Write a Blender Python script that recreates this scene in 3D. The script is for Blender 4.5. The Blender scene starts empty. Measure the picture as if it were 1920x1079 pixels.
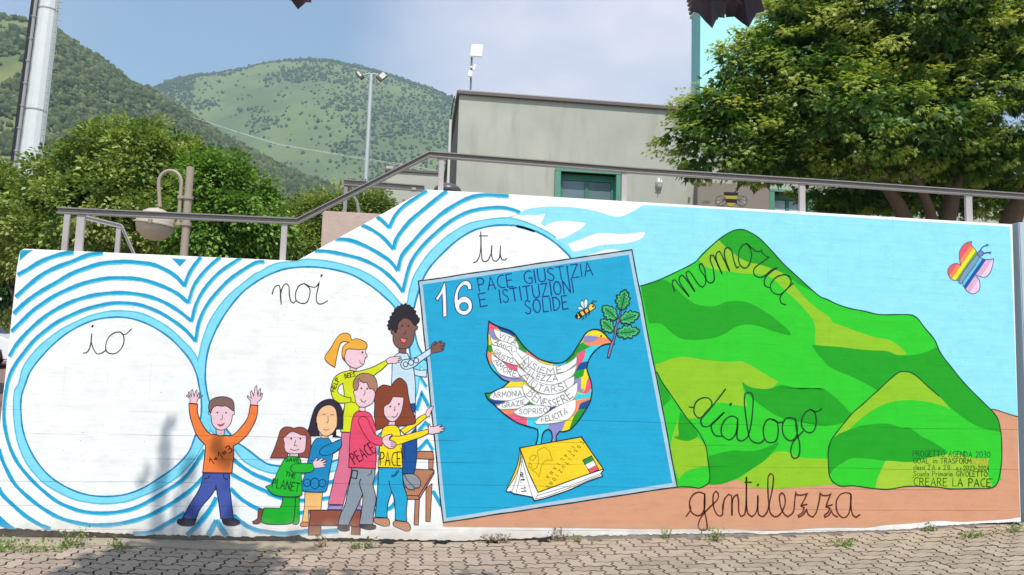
import bpy, bmesh, math, random
import numpy as np
from mathutils import Vector, Matrix
random.seed(7); RNG = np.random.default_rng(7)
S = bpy.context.scene
COL = S.collection
R = math.radians

# ------------------------------------------------------------------ camera
F = 1400.0                      # focal length in photograph pixels (1920 wide)
EYE = 1.53
cam_d = bpy.data.cameras.new('camera'); cam = bpy.data.objects.new('camera', cam_d); COL.objects.link(cam)
cam_d.sensor_width = 36; cam_d.lens = F / 1920 * 36; cam_d.clip_end = 12000; cam_d.clip_start = 0.05
CAM = (Matrix.Rotation(-math.atan2(F, 11135), 3, 'Z') @ Matrix.Rotation(R(90) + math.atan(0.100), 3, 'X') @ Matrix.Rotation(0.030, 3, 'Z'))
cam.matrix_world = Matrix.Translation((0, 0, EYE)) @ CAM.to_4x4()
S.camera = cam

# ------------------------------------------------------------------ world, sun, exposure
SUN_EL, SUN_AZ = R(60), R(-82)          # azimuth of the direction to the sun, measured from +X
sdir = Vector((math.cos(SUN_EL) * math.cos(SUN_AZ), math.cos(SUN_EL) * math.sin(SUN_AZ), math.sin(SUN_EL)))
w = bpy.data.worlds.new('World'); S.world = w; w.use_nodes = True
nt = w.node_tree; nt.nodes.clear()
out = nt.nodes.new('ShaderNodeOutputWorld'); bg = nt.nodes.new('ShaderNodeBackground')
sky = nt.nodes.new('ShaderNodeTexSky'); sky.sky_type = 'NISHITA'; sky.sun_disc = False
sky.sun_elevation = SUN_EL; sky.sun_rotation = math.pi / 2 - SUN_AZ
sky.altitude = 400; sky.air_density = 1.1; sky.dust_density = 1.2; sky.ozone_density = 1.6
bg.inputs[1].default_value = 0.134
# a broad bank of thin high cloud
tc = nt.nodes.new('ShaderNodeTexCoord'); mp = nt.nodes.new('ShaderNodeMapping'); mp.inputs['Scale'].default_value = (1.0, 1.0, 2.2)
nz = nt.nodes.new('ShaderNodeTexNoise'); nz.inputs['Scale'].default_value = 2.6; nz.inputs['Detail'].default_value = 6; nz.inputs['Roughness'].default_value = .5
L = nt.links.new
def wm(op, a, b=None, c=None):
    x = nt.nodes.new('ShaderNodeMath'); x.operation = op; x.use_clamp = op == 'MULTIPLY_ADD'
    for k, v in enumerate((a, b, c)):
        if v is None: continue
        if isinstance(v, (int, float)): x.inputs[k].default_value = v
        else: L(v, x.inputs[k])
    return x.outputs[0]
L(tc.outputs['Generated'], mp.inputs[0]); L(mp.outputs[0], nz.inputs[0])
CLOUDS = [((1110, 75), 18., 1.0), ((600, -900), 8., .6), ((2600, -300), 7., .7), ((-900, -500), 9., .5)]   # soft banks of thin cloud round these directions
acc = None
for (cpx, cpy), tight, amt in CLOUDS:
    dv = (CAM @ Vector(((cpx - 960) / F, -(cpy - 539.5) / F, -1))).normalized()
    dp = nt.nodes.new('ShaderNodeVectorMath'); dp.operation = 'DOT_PRODUCT'; L(tc.outputs['Generated'], dp.inputs[0]); dp.inputs[1].default_value = dv
    m_ = wm('MULTIPLY', wm('MULTIPLY_ADD', wm('SUBTRACT', dp.outputs['Value'], 1.0), tight, 1.0), amt)
    acc = m_ if acc is None else wm('MAXIMUM', acc, m_)
acc = wm('MULTIPLY', acc, wm('MULTIPLY', acc, wm('SUBTRACT', 3.0, wm('MULTIPLY', acc, 2.0))))
cf = wm('MULTIPLY', acc, wm('MULTIPLY_ADD', nz.outputs[0], 3.0, -.75))
cf = wm('MULTIPLY', cf, .85)
mx = nt.nodes.new('ShaderNodeMix'); mx.data_type = 'RGBA'; mx.inputs[7].default_value = (5.9, 5.5, 6.2, 1)
tn = nt.nodes.new('ShaderNodeMix'); tn.data_type = 'RGBA'; tn.blend_type = 'MULTIPLY'; tn.inputs[0].default_value = 1; tn.inputs[7].default_value = (1.0, 1.04, 1.0, 1)
L(sky.outputs[0], tn.inputs[6]); L(cf, mx.inputs[0]); L(tn.outputs[2], mx.inputs[6]); L(mx.outputs[2], bg.inputs[0]); L(bg.outputs[0], out.inputs[0])
sd = bpy.data.lights.new('sun', 'SUN'); sun = bpy.data.objects.new('sun', sd); COL.objects.link(sun)
sd.energy = 4.2; sd.angle = R(0.53); sd.color = (1, .955, .88)
sun.rotation_euler = (-sdir).to_track_quat('-Z', 'Y').to_euler()
S.view_settings.view_transform = 'Standard'; S.view_settings.look = 'None'; S.view_settings.gamma = 1
S.view_settings.exposure = 0.51; S.view_settings.use_curve_mapping = False

# ------------------------------------------------------------------ measuring helpers
def ray(px, py):
    return CAM @ Vector(((px - 960) / F, -(py - 539.5) / F, -1))
def onY(px, py, Y):             # the point of the vertical plane y = Y that the photograph shows at (px, py)
    d = ray(px, py); return Vector((0, 0, EYE)) + d * (Y / d.y)
def onZ(px, py, Z):
    d = ray(px, py); return Vector((0, 0, EYE)) + d * ((Z - EYE) / d.z)
DW = 6.6                        # distance of the painted wall face
def wl(px, py):
    p = onY(px, py, DW); return (p.x, p.z)

# ------------------------------------------------------------------ materials
MATS = {}
def lin(c):
    return tuple(((v / 255) / 12.92 if v / 255 <= .04045 else ((v / 255 + .055) / 1.055) ** 2.4) for v in c)
class NT:
    def __init__(s, name, rough=.7, spec=.3, metal=0):
        s.m = bpy.data.materials.new(name); s.m.use_nodes = True; s.t = s.m.node_tree
        s.b = s.t.nodes['Principled BSDF']; s.b.inputs['Roughness'].default_value = rough
        s.b.inputs['Specular IOR Level'].default_value = spec; s.b.inputs['Metallic'].default_value = metal
        s.co = s.t.nodes.new('ShaderNodeTexCoord').outputs['Object']
    def n(s, k, **kw):
        x = s.t.nodes.new(k)
        for a, b in kw.items(): setattr(x, a, b)
        return x
    def l(s, a, b): s.t.links.new(a, b)
    def mapping(s, scale=(1, 1, 1), co=None):
        m = s.n('ShaderNodeMapping'); m.inputs['Scale'].default_value = scale; s.l(co or s.co, m.inputs[0]); return m.outputs[0]
    def noise(s, scale, detail=4, rough=.55, co=None):
        x = s.n('ShaderNodeTexNoise'); x.inputs['Scale'].default_value = scale; x.inputs['Detail'].default_value = detail
        x.inputs['Roughness'].default_value = rough; s.l(co or s.co, x.inputs[0]); return x.outputs[0]
    def ramp(s, f, stops):
        r = s.n('ShaderNodeValToRGB'); e = r.color_ramp.elements
        while len(e) < len(stops): e.new(.5)
        for el, (p, c) in zip(e, stops):
            el.position = p; el.color = (*c, 1) if isinstance(c, tuple) else (c, c, c, 1)
        s.l(f, r.inputs[0]); return r.outputs[0]
    def mix(s, fac, a, b, mode='MIX'):
        x = s.n('ShaderNodeMix', data_type='RGBA', blend_type=mode)
        for k, v in ((0, fac), (6, a), (7, b)):
            if isinstance(v, (int, float)): x.inputs[k].default_value = v
            elif isinstance(v, tuple): x.inputs[k].default_value = (*v, 1)
            else: s.l(v, x.inputs[k])
        return x.outputs[2]
    def math(s, op, a, b=0.0):
        x = s.n('ShaderNodeMath', operation=op)
        for k, v in ((0, a), (1, b)):
            if isinstance(v, (int, float)): x.inputs[k].default_value = v
            else: s.l(v, x.inputs[k])
        return x.outputs[0]
    def bump(s, h, strength=.4, dist=.01, prev=None):
        x = s.n('ShaderNodeBump'); x.inputs['Strength'].default_value = strength; x.inputs['Distance'].default_value = dist
        s.l(h, x.inputs['Height'])
        if prev: s.l(prev, x.inputs['Normal'])
        return x.outputs[0]
    def done(s, color=None, normal=None):
        if isinstance(color, tuple): s.b.inputs['Base Color'].default_value = (*color, 1)
        elif color is not None: s.l(color, s.b.inputs['Base Color'])
        if normal is not None: s.l(normal, s.b.inputs['Normal'])
        return s.m

def wall_group():
    """surface of the board-marked concrete under the paint: shared by every paint"""
    g = bpy.data.node_groups.new('painted_concrete', 'ShaderNodeTree')
    g.interface.new_socket('Color', in_out='INPUT', socket_type='NodeSocketColor')
    g.interface.new_socket('Color', in_out='OUTPUT', socket_type='NodeSocketColor')
    g.interface.new_socket('Normal', in_out='OUTPUT', socket_type='NodeSocketVector')
    s = NT.__new__(NT); s.t = g
    gi = s.n('NodeGroupInput'); go = s.n('NodeGroupOutput')
    tcn = s.n('ShaderNodeTexCoord'); s.co = tcn.outputs['Object']
    sep = s.n('ShaderNodeSeparateXYZ'); s.l(s.co, sep.inputs[0])
    # horizontal board joints in the lower part, broken by noise
    wob = s.noise(.7, 2); z2 = s.math('ADD', sep.outputs[2], s.math('MULTIPLY', wob, .035))
    fr = s.math('FRACT', s.math('MULTIPLY', z2, 1 / .19))
    line = s.math('LESS_THAN', s.math('ABSOLUTE', s.math('SUBTRACT', fr, .5)), .012)
    brk = s.ramp(s.noise(1, 3, co=s.mapping((.9, 1, 5.3))), [(.44, 0.), (.54, 1.)])
    low = s.math('LESS_THAN', sep.outputs[2], 1.2)
    line = s.math('MULTIPLY', s.math('MULTIPLY', line, brk), low)
    # vertical panel marks in the upper part
    fx = s.math('FRACT', s.math('MULTIPLY', s.math('ADD', sep.outputs[0], s.math('MULTIPLY', wob, .01)), 1 / .335))
    vl = s.math('LESS_THAN', s.math('ABSOLUTE', s.math('SUBTRACT', fx, .5)), .005)
    vb = s.ramp(s.noise(2, 4, co=s.mapping((2, 1, 1.3))), [(.5, 0.), (.6, 1.)])
    hi = s.math('GREATER_THAN', sep.outputs[2], 1.1)
    vl = s.math('MULTIPLY', s.math('MULTIPLY', vl, vb), s.math('MULTIPLY', hi, .28))
    # pits
    vo = s.n('ShaderNodeTexVoronoi'); vo.inputs['Scale'].default_value = 17; s.l(s.mapping((1, 1, 1.5)), vo.inputs[0])
    pm_ = s.ramp(s.noise(3.2, 3), [(.5, .0), (.63, 1.)])
    pit = s.math('MULTIPLY', s.ramp(vo.outputs['Distance'], [(.05, 1.), (.13, 0.)]), pm_)
    v2 = s.n('ShaderNodeTexVoronoi'); v2.inputs['Scale'].default_value = 60; s.l(s.mapping((.7, 1, 1.6)), v2.inputs[0])
    pit2 = s.math('MULTIPLY', s.ramp(v2.outputs['Distance'], [(.10, 1.), (.2, 0.)]), s.ramp(s.noise(1.4, 4), [(.56, 0.), (.68, 1.)]))
    dirt = s.math('MAXIMUM', s.math('MULTIPLY', line, .7), s.math('MAXIMUM', s.math('MULTIPLY', pit, .65), s.math('MAXIMUM', s.math('MULTIPLY', pit2, .35), vl)))
    mott = s.ramp(s.noise(5.5, 6, .65, co=s.mapping((1, 1, 1.6))), [(.3, .885), (.5, .97), (.72, 1.02)])
    brush = s.ramp(s.noise(38, 2, .5, co=s.mapping((.35, 1, 1))), [(.3, .972), (.6, 1.0)])
    c = s.mix(1.0, gi.outputs[0], mott, 'MULTIPLY'); c = s.mix(1.0, c, brush, 'MULTIPLY')
    c = s.mix(dirt, c, s.mix(1.0, c, (.33, .3, .3), 'MULTIPLY'))
    # dust splashed up near the foot
    foot = s.ramp(s.math('ADD', sep.outputs[2], s.math('MULTIPLY', s.noise(7, 4), .22)), [(.13, .5), (.28, 0.)])
    c = s.mix(foot, c, (.42, .33, .25))
    h = s.math('SUBTRACT', s.math('MULTIPLY', s.noise(90, 3, .6), .25), s.math('ADD', s.math('MULTIPLY', line, 1.5), s.math('MULTIPLY', s.math('MAXIMUM', pit, pit2), 1.2)))
    h = s.math('ADD', h, s.math('MULTIPLY', s.noise(4, 3, co=s.mapping((.4, 1, 4))), 1.3))
    nb = s.bump(h, .35, .006)
    s.l(c, go.inputs[0]); s.l(nb, go.inputs[1])
    return g
WG = wall_group()
PAINT_GAIN = .84
def paint(rgb, rough=.62):
    k = ('paint', rgb)
    if k not in MATS:
        s = NT('paint_%02x%02x%02x' % rgb, rough, .25)
        gn = s.n('ShaderNodeGroup'); gn.node_tree = WG
        gn.inputs[0].default_value = (*[v * PAINT_GAIN for v in lin(rgb)], 1)
        MATS[k] = s.done(gn.outputs[0], gn.outputs[1])
    return MATS[k]
def plain(name, alb, rough=.6, spec=.3, metal=0, var=.12, scale=12, bump=0.15, dist=.004):
    """a solid coloured material with a little wear; alb is the real albedo"""
    if name in MATS: return MATS[name]
    s = NT(name, rough, spec, metal)
    n = s.noise(scale, 5, .6)
    c = s.mix(n, tuple(v * (1 - var) for v in alb), tuple(min(1, v * (1 + var)) for v in alb))
    nb = s.bump(s.noise(scale * 6, 3), bump, dist) if bump else None
    MATS[name] = s.done(c, nb); return MATS[name]

# ------------------------------------------------------------------ object helpers
def link(name, me, parent=None, **props):
    o = bpy.data.objects.new(name, me); COL.objects.link(o)
    if parent is not None: o.parent = parent
    for k, v in props.items(): o[k] = v
    return o
def empty(name, loc=(0, 0, 0), rz=0, **props):
    o = link(name, None, None, **props); o.location = loc; o.rotation_euler = (0, 0, rz); o.empty_display_size = .2; return o
def copy_tree(o, parent=None):
    c = o.copy(); COL.objects.link(c); c.parent = parent
    for ch in [x for x in bpy.data.objects if x.parent == o]: copy_tree(ch, c)
    return c
class MB:
    """collects simple solids into one mesh"""
    def __init__(s): s.v = []; s.f = []; s.mi = []; s.cur = 0
    def add(s, vs, fs):
        k = len(s.v); s.v += [tuple(v) for v in vs]; s.f += [tuple(i + k for i in f) for f in fs]; s.mi += [s.cur] * len(fs); return s
    def box(s, a, b, m=None):
        (x0, y0, z0), (x1, y1, z1) = a, b
        vs = [(x, y, z) for z in (z0, z1) for (x, y) in ((x0, y0), (x1, y0), (x1, y1), (x0, y1))]
        if m is not None: vs = [m @ Vector(v) for v in vs]
        return s.add(vs, [(3, 2, 1, 0), (4, 5, 6, 7), (0, 1, 5, 4), (1, 2, 6, 5), (2, 3, 7, 6), (3, 0, 4, 7)])
    def tube(s, pts, r, n=10, cap=True):
        pts = [Vector(p) for p in pts]; rs = r if isinstance(r, (list, tuple)) else [r] * len(pts)
        vs = []; fs = []; up = Vector((.31, .17, .93))
        for i, p in enumerate(pts):
            t = (pts[min(i + 1, len(pts) - 1)] - pts[max(i - 1, 0)]).normalized()
            a = t.cross(up)
            if a.length < 1e-3: a = t.cross(Vector((1, 0, 0)))
            a.normalize(); b = t.cross(a); up = a.cross(t) if a.cross(t).length > .1 else up
            for j in range(n):
                an = 2 * math.pi * j / n; vs.append(p + (a * math.cos(an) + b * math.sin(an)) * rs[i])
        for i in range(len(pts) - 1):
            for j in range(n):
                j2 = (j + 1) % n; fs.append((i * n + j, i * n + j2, (i + 1) * n + j2, (i + 1) * n + j))
        if cap: fs.append(tuple(range(n))[::-1]); fs.append(tuple((len(pts) - 1) * n + j for j in range(n)))
        return s.add(vs, fs)
    def lathe(s, prof, c=(0, 0, 0), n=20, m=None):
        vs = []; fs = []
        for (r, z) in prof:
            for j in range(n):
                a = 2 * math.pi * j / n; v = Vector((c[0] + r * math.cos(a), c[1] + r * math.sin(a), c[2] + z))
                vs.append(m @ v if m is not None else v)
        for i in range(len(prof) - 1):
            for j in range(n):
                j2 = (j + 1) % n; fs.append((i * n + j, i * n + j2, (i + 1) * n + j2, (i + 1) * n + j))
        return s.add(vs, fs)
    def prism(s, poly, y0, y1, axis='Y', m=None):
        """polygon in (x, z) extruded between y0 and y1 (poly counter-clockwise seen from -Y)"""
        n = len(poly)
        if axis == 'Y': vs = [(x, y0, z) for x, z in poly] + [(x, y1, z) for x, z in poly]
        else: vs = [(y0, x, z) for x, z in poly] + [(y1, x, z) for x, z in poly]
        if m is not None: vs = [m @ Vector(v) for v in vs]
        fs = [tuple(range(n)), tuple(range(2 * n - 1, n - 1, -1))]
        fs += [(i, i + n, (i + 1) % n + n, (i + 1) % n) for i in range(n)]
        return s.add(vs, fs)
    def mesh(s, name, mats, smooth=False, bevel=0):
        me = bpy.data.meshes.new(name); me.from_pydata(s.v, [], s.f)
        if not isinstance(mats, (list, tuple)): mats = [mats]
        for m in mats: me.materials.append(m)
        if len(mats) > 1: me.polygons.foreach_set('material_index', s.mi)
        bm = bmesh.new(); bm.from_mesh(me); bmesh.ops.recalc_face_normals(bm, faces=bm.faces)
        if bevel: bmesh.ops.bevel(bm, geom=[e for e in bm.edges if e.calc_face_angle(0) > .5], offset=bevel, segments=2, affect='EDGES', clamp_overlap=True)
        bm.to_mesh(me); bm.free()
        if smooth: me.polygons.foreach_set('use_smooth', [True] * len(me.polygons)); 
        if smooth:
            try: me.set_sharp_from_angle(angle=R(40))
            except Exception: pass
        me.update(); return me
    def obj(s, name, mats, parent=None, smooth=False, bevel=0, **props):
        return link(name, s.mesh(name, mats, smooth, bevel), parent, **props)
# ------------------------------------------------------------------ the painted wall: engine for flat paint on its face
# outlines are measured in the photograph and laid on the real plane of the wall face by wl()
def curve(pts, closed=False, step=3.0, sharp=62):
    pts = [Vector(p) for p in pts]; n = len(pts); outp = []
    if n < 3: return pts
    def corner(i):
        if not closed and i in (0, n - 1): return True
        a = pts[i] - pts[i - 1]; b = pts[(i + 1) % n] - pts[i]
        if a.length < 1e-6 or b.length < 1e-6: return True
        return a.angle(b) > R(sharp)
    cs = [corner(i) for i in range(n)]
    for i in range(n if closed else n - 1):
        p1, p2 = pts[i], pts[(i + 1) % n]
        t1 = (p2 - p1) if cs[i] else (p2 - pts[i - 1]) * .5
        t2 = (p2 - p1) if cs[(i + 1) % n] else (pts[(i + 2) % n] - p1) * .5
        ln = (p2 - p1).length
        for t in (t1, t2):
            if t.length > ln * 1.3: t *= ln * 1.3 / t.length
        k = max(1, int(ln / step)); k = min(k, 14)
        for j in range(k):
            t = j / k; h1 = 2*t**3-3*t*t+1; h2 = t**3-2*t*t+t; h3 = -2*t**3+3*t*t; h4 = t**3-t*t
            outp.append(p1 * h1 + t1 * h2 + p2 * h3 + t2 * h4)
    if not closed: outp.append(pts[-1])
    return outp
GW, GH, GC = 320, 180, 6.0
LEV = np.zeros((GH, GW), int)
gx, gy = np.meshgrid((np.arange(GW) + .5) * GC, (np.arange(GH) + .5) * GC)
DZ = .00012
def level(polys):
    m = np.zeros((GH, GW), bool)
    for P in polys:
        A = np.array([(p[0], p[1]) for p in P])
        for k in range(len(A)):
            a, b = A[k - 1], A[k]; q = max(2, int(np.hypot(*(b - a)) / 3) + 1)
            t = np.linspace(0, 1, q)[:, None]; s_ = a + (b - a) * t
            ix = np.clip((s_[:, 0] / GC).astype(int), 0, GW - 1); iy = np.clip((s_[:, 1] / GC).astype(int), 0, GH - 1); m[iy, ix] = True
        if len(A) > 2:
            x0, y0 = A.min(0); x1, y1 = A.max(0)
            sl = (slice(max(0, int(y0 / GC)), min(GH, int(y1 / GC) + 1)), slice(max(0, int(x0 / GC)), min(GW, int(x1 / GC) + 1)))
            X, Y = gx[sl], gy[sl]; ins = np.zeros(X.shape, bool)
            for k in range(len(A)):
                (xa, ya), (xb, yb) = A[k - 1], A[k]
                if ya == yb: continue
                c = ((ya > Y) != (yb > Y)) & (X < (xb - xa) * (Y - ya) / (yb - ya) + xa); ins ^= c
            m[sl] |= ins
    lv = int(LEV[m].max()) + 1 if m.any() else 1
    LEV[m] = lv; return lv
TOP = [(44, 466), (556, 489.5), (799, 355.5), (940, 363.4), (1300, 385), (1898, 421)]   # upper edge of the wall face
LEFT = [(-21, 1000), (36, 474)]
def cliphp(P, a, b, c):         # keep a*x + b*y <= c
    o = []
    for k in range(len(P)):
        p, q = P[k - 1], P[k]; dp = a * p[0] + b * p[1] - c; dq = a * q[0] + b * q[1] - c
        if (dp <= 0) != (dq <= 0):
            t = dp / (dp - dq); o.append((p[0] + (q[0] - p[0]) * t, p[1] + (q[1] - p[1]) * t))
        if dq <= 0: o.append((q[0], q[1]))
    return o
def clipwall(P):
    cx = sum(p[0] for p in P) / len(P)
    for (x0, y0), (x1, y1) in zip(TOP, TOP[1:]):
        if x0 <= cx < x1 or (cx < x0 and x0 == TOP[0][0]):
            # below (greater y) than the edge: y >= y0 + m(x-x0)
            mm = (y1 - y0) / (x1 - x0); P = cliphp(P, mm, -1, mm * x0 - y0 - .6)
            if not P: return P
            break
    (xa, ya), (xb, yb) = LEFT; mm = (xb - xa) / (yb - ya)
    return cliphp(P, -1, mm, mm * ya - xa)
class Art:
    def __init__(s, name, parent, **props):
        s.name, s.parent, s.props = name, parent, props; s.v = []; s.f = []; s.mi = []; s.mats = []
    def _m(s, rgb):
        m = paint(rgb)
        if m not in s.mats: s.mats.append(m)
        return s.mats.index(m)
    def _poly(s, P, lv, mi):
        k = len(s.v); s.v += [(*wl(x, y), lv) for x, y in ((p[0], p[1]) for p in P)]; s.f.append(tuple(range(k, k + len(P)))); s.mi.append(mi)
    def fill(s, pts, rgb, ol=None, w=1.6, smooth=True, sharp=62, clip=False):
        c = curve(pts, True, sharp=sharp) if smooth else [Vector(p) for p in pts]
        lv = level([c]); s._poly(c, lv, s._m(rgb))
        if ol: s.line(pts, ol, w, True, smooth, sharp)
        return s
    def line(s, pts, rgb, w=1.6, closed=False, smooth=True, sharp=62, clip=False, taper=0):
        c = curve(pts, closed, sharp=sharp) if smooth else [Vector(p) for p in pts]
        c = [p for k, p in enumerate(c) if k == 0 or (p - c[k - 1]).length > .05]
        n = len(c)
        if n < 2: return s
        L_, R_ = [], []; ph = random.random() * 9
        for i, p in enumerate(c):
            a = c[i - 1] if (i > 0 or closed) else None; b = c[(i + 1) % n] if (i < n - 1 or closed) else None
            d1 = (p - a).normalized() if a is not None and (p - a).length > 1e-6 else None
            d2 = (b - p).normalized() if b is not None and (b - p).length > 1e-6 else None
            if d1 is None: d1 = d2
            if d2 is None: d2 = d1
            t = (d1 + d2); t = t.normalized() if t.length > .2 else d1
            nrm = Vector((-t.y, t.x)); k = 1 / max(.45, nrm.dot(Vector((-d1.y, d1.x))))
            ww = w * (1 + .10 * math.sin(i * .37 + ph) + .06 * math.sin(i * 1.3 + ph)) if w > 2.5 else w * (1 + .1 * math.sin(i * .5 + ph))
            if taper and not closed: ww *= min(1, .35 + min(i, n - 1 - i) / taper)
            L_.append(p + nrm * k * ww / 2); R_.append(p - nrm * k * ww / 2)
        quads = []
        for i in range(n if closed else n - 1):
            j = (i + 1) % n; q = [L_[i], L_[j], R_[j], R_[i]]
            if clip: q = clipwall(q)
            if len(q) > 2: quads.append(q)
        if not closed and w < 4:                       # round ends
            for p in (c[0], c[-1]): quads.append([p + Vector((math.cos(a), math.sin(a))) * w * .5 for a in np.linspace(0, 2 * math.pi, 7)[:-1]])
        if not quads: return s
        lv = level(quads); mi = s._m(rgb)
        for q in quads: s._poly(q, lv, mi)
        return s
    def ell(s, cx, cy, rx, ry, rgb=None, ol=None, w=1.4, rot=0, n=18):
        c, sn = math.cos(R(rot)), math.sin(R(rot))
        P = [(cx + rx * math.cos(a) * c - ry * math.sin(a) * sn, cy + rx * math.cos(a) * sn + ry * math.sin(a) * c) for a in np.linspace(0, 2 * math.pi, n + 1)[:-1]]
        if rgb: s.fill(P, rgb, smooth=False)
        if ol: s.line(P, ol, w, True, False)
        return s
    def text(s, t, x0, y0, x1, y1, h, rgb, w=1.6, sag=0, slant=0, wf=1.0, hvar=0.03):
        """print letters along the line (x0,y0)-(x1,y1) of baselines; sag bows it downwards"""
        adv = [GL.get(ch, GL[' '])[0] for ch in t]; gap = .22; tot = sum(adv) + gap * (len(t) - 1); pos = 0
        D = Vector((x1 - x0, y1 - y0)); ln = D.length; D.normalize(); N = Vector((D.y, -D.x)); k = ln / tot
        for ch, a in zip(t, adv):
            if ch in GL:
                hh = h * (1 + random.uniform(-hvar, hvar)); rr = random.uniform(-.03, .03)
                for pl in GL[ch][1]:
                    P = []
                    for (gx_, gy_) in pl:
                        u = (pos + gx_ + slant * gy_) * k; tt = u / ln
                        bow = 4 * sag * tt * (1 - tt); tl = 4 * sag * (1 - 2 * tt) / ln
                        uu = u + gy_ * hh * (tl + rr)
                        q = Vector((x0, y0)) + D * uu + N * (gy_ * hh - bow); P.append(q)
                    s.line(P, rgb, w, False, len(P) > 3, sharp=50)
            pos += a + gap
        return s
    def done(s):
        me = bpy.data.meshes.new(s.name)
        me.from_pydata([(x, -.0004 - lv * DZ, z) for x, z, lv in s.v], [], s.f)
        for m in s.mats: me.materials.append(m)
        me.polygons.foreach_set('material_index', s.mi)
        me.update()
        flip = [p.index for p in me.polygons if p.normal.y > 0]
        bm = bmesh.new(); bm.from_mesh(me); bm.faces.ensure_lookup_table()
        bmesh.ops.reverse_faces(bm, faces=[bm.faces[i] for i in flip]); bm.to_mesh(me); bm.free()
        o = link(s.name, me, s.parent, **s.props); return o
def arc(cx, cy, rx, ry, a0, a1, n=8):
    return [(cx + rx * math.cos(R(a)), cy + ry * math.sin(R(a))) for a in np.linspace(a0, a1, n)]
O_ = arc(.32, .5, .32, .5, 90, 450, 14)
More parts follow.
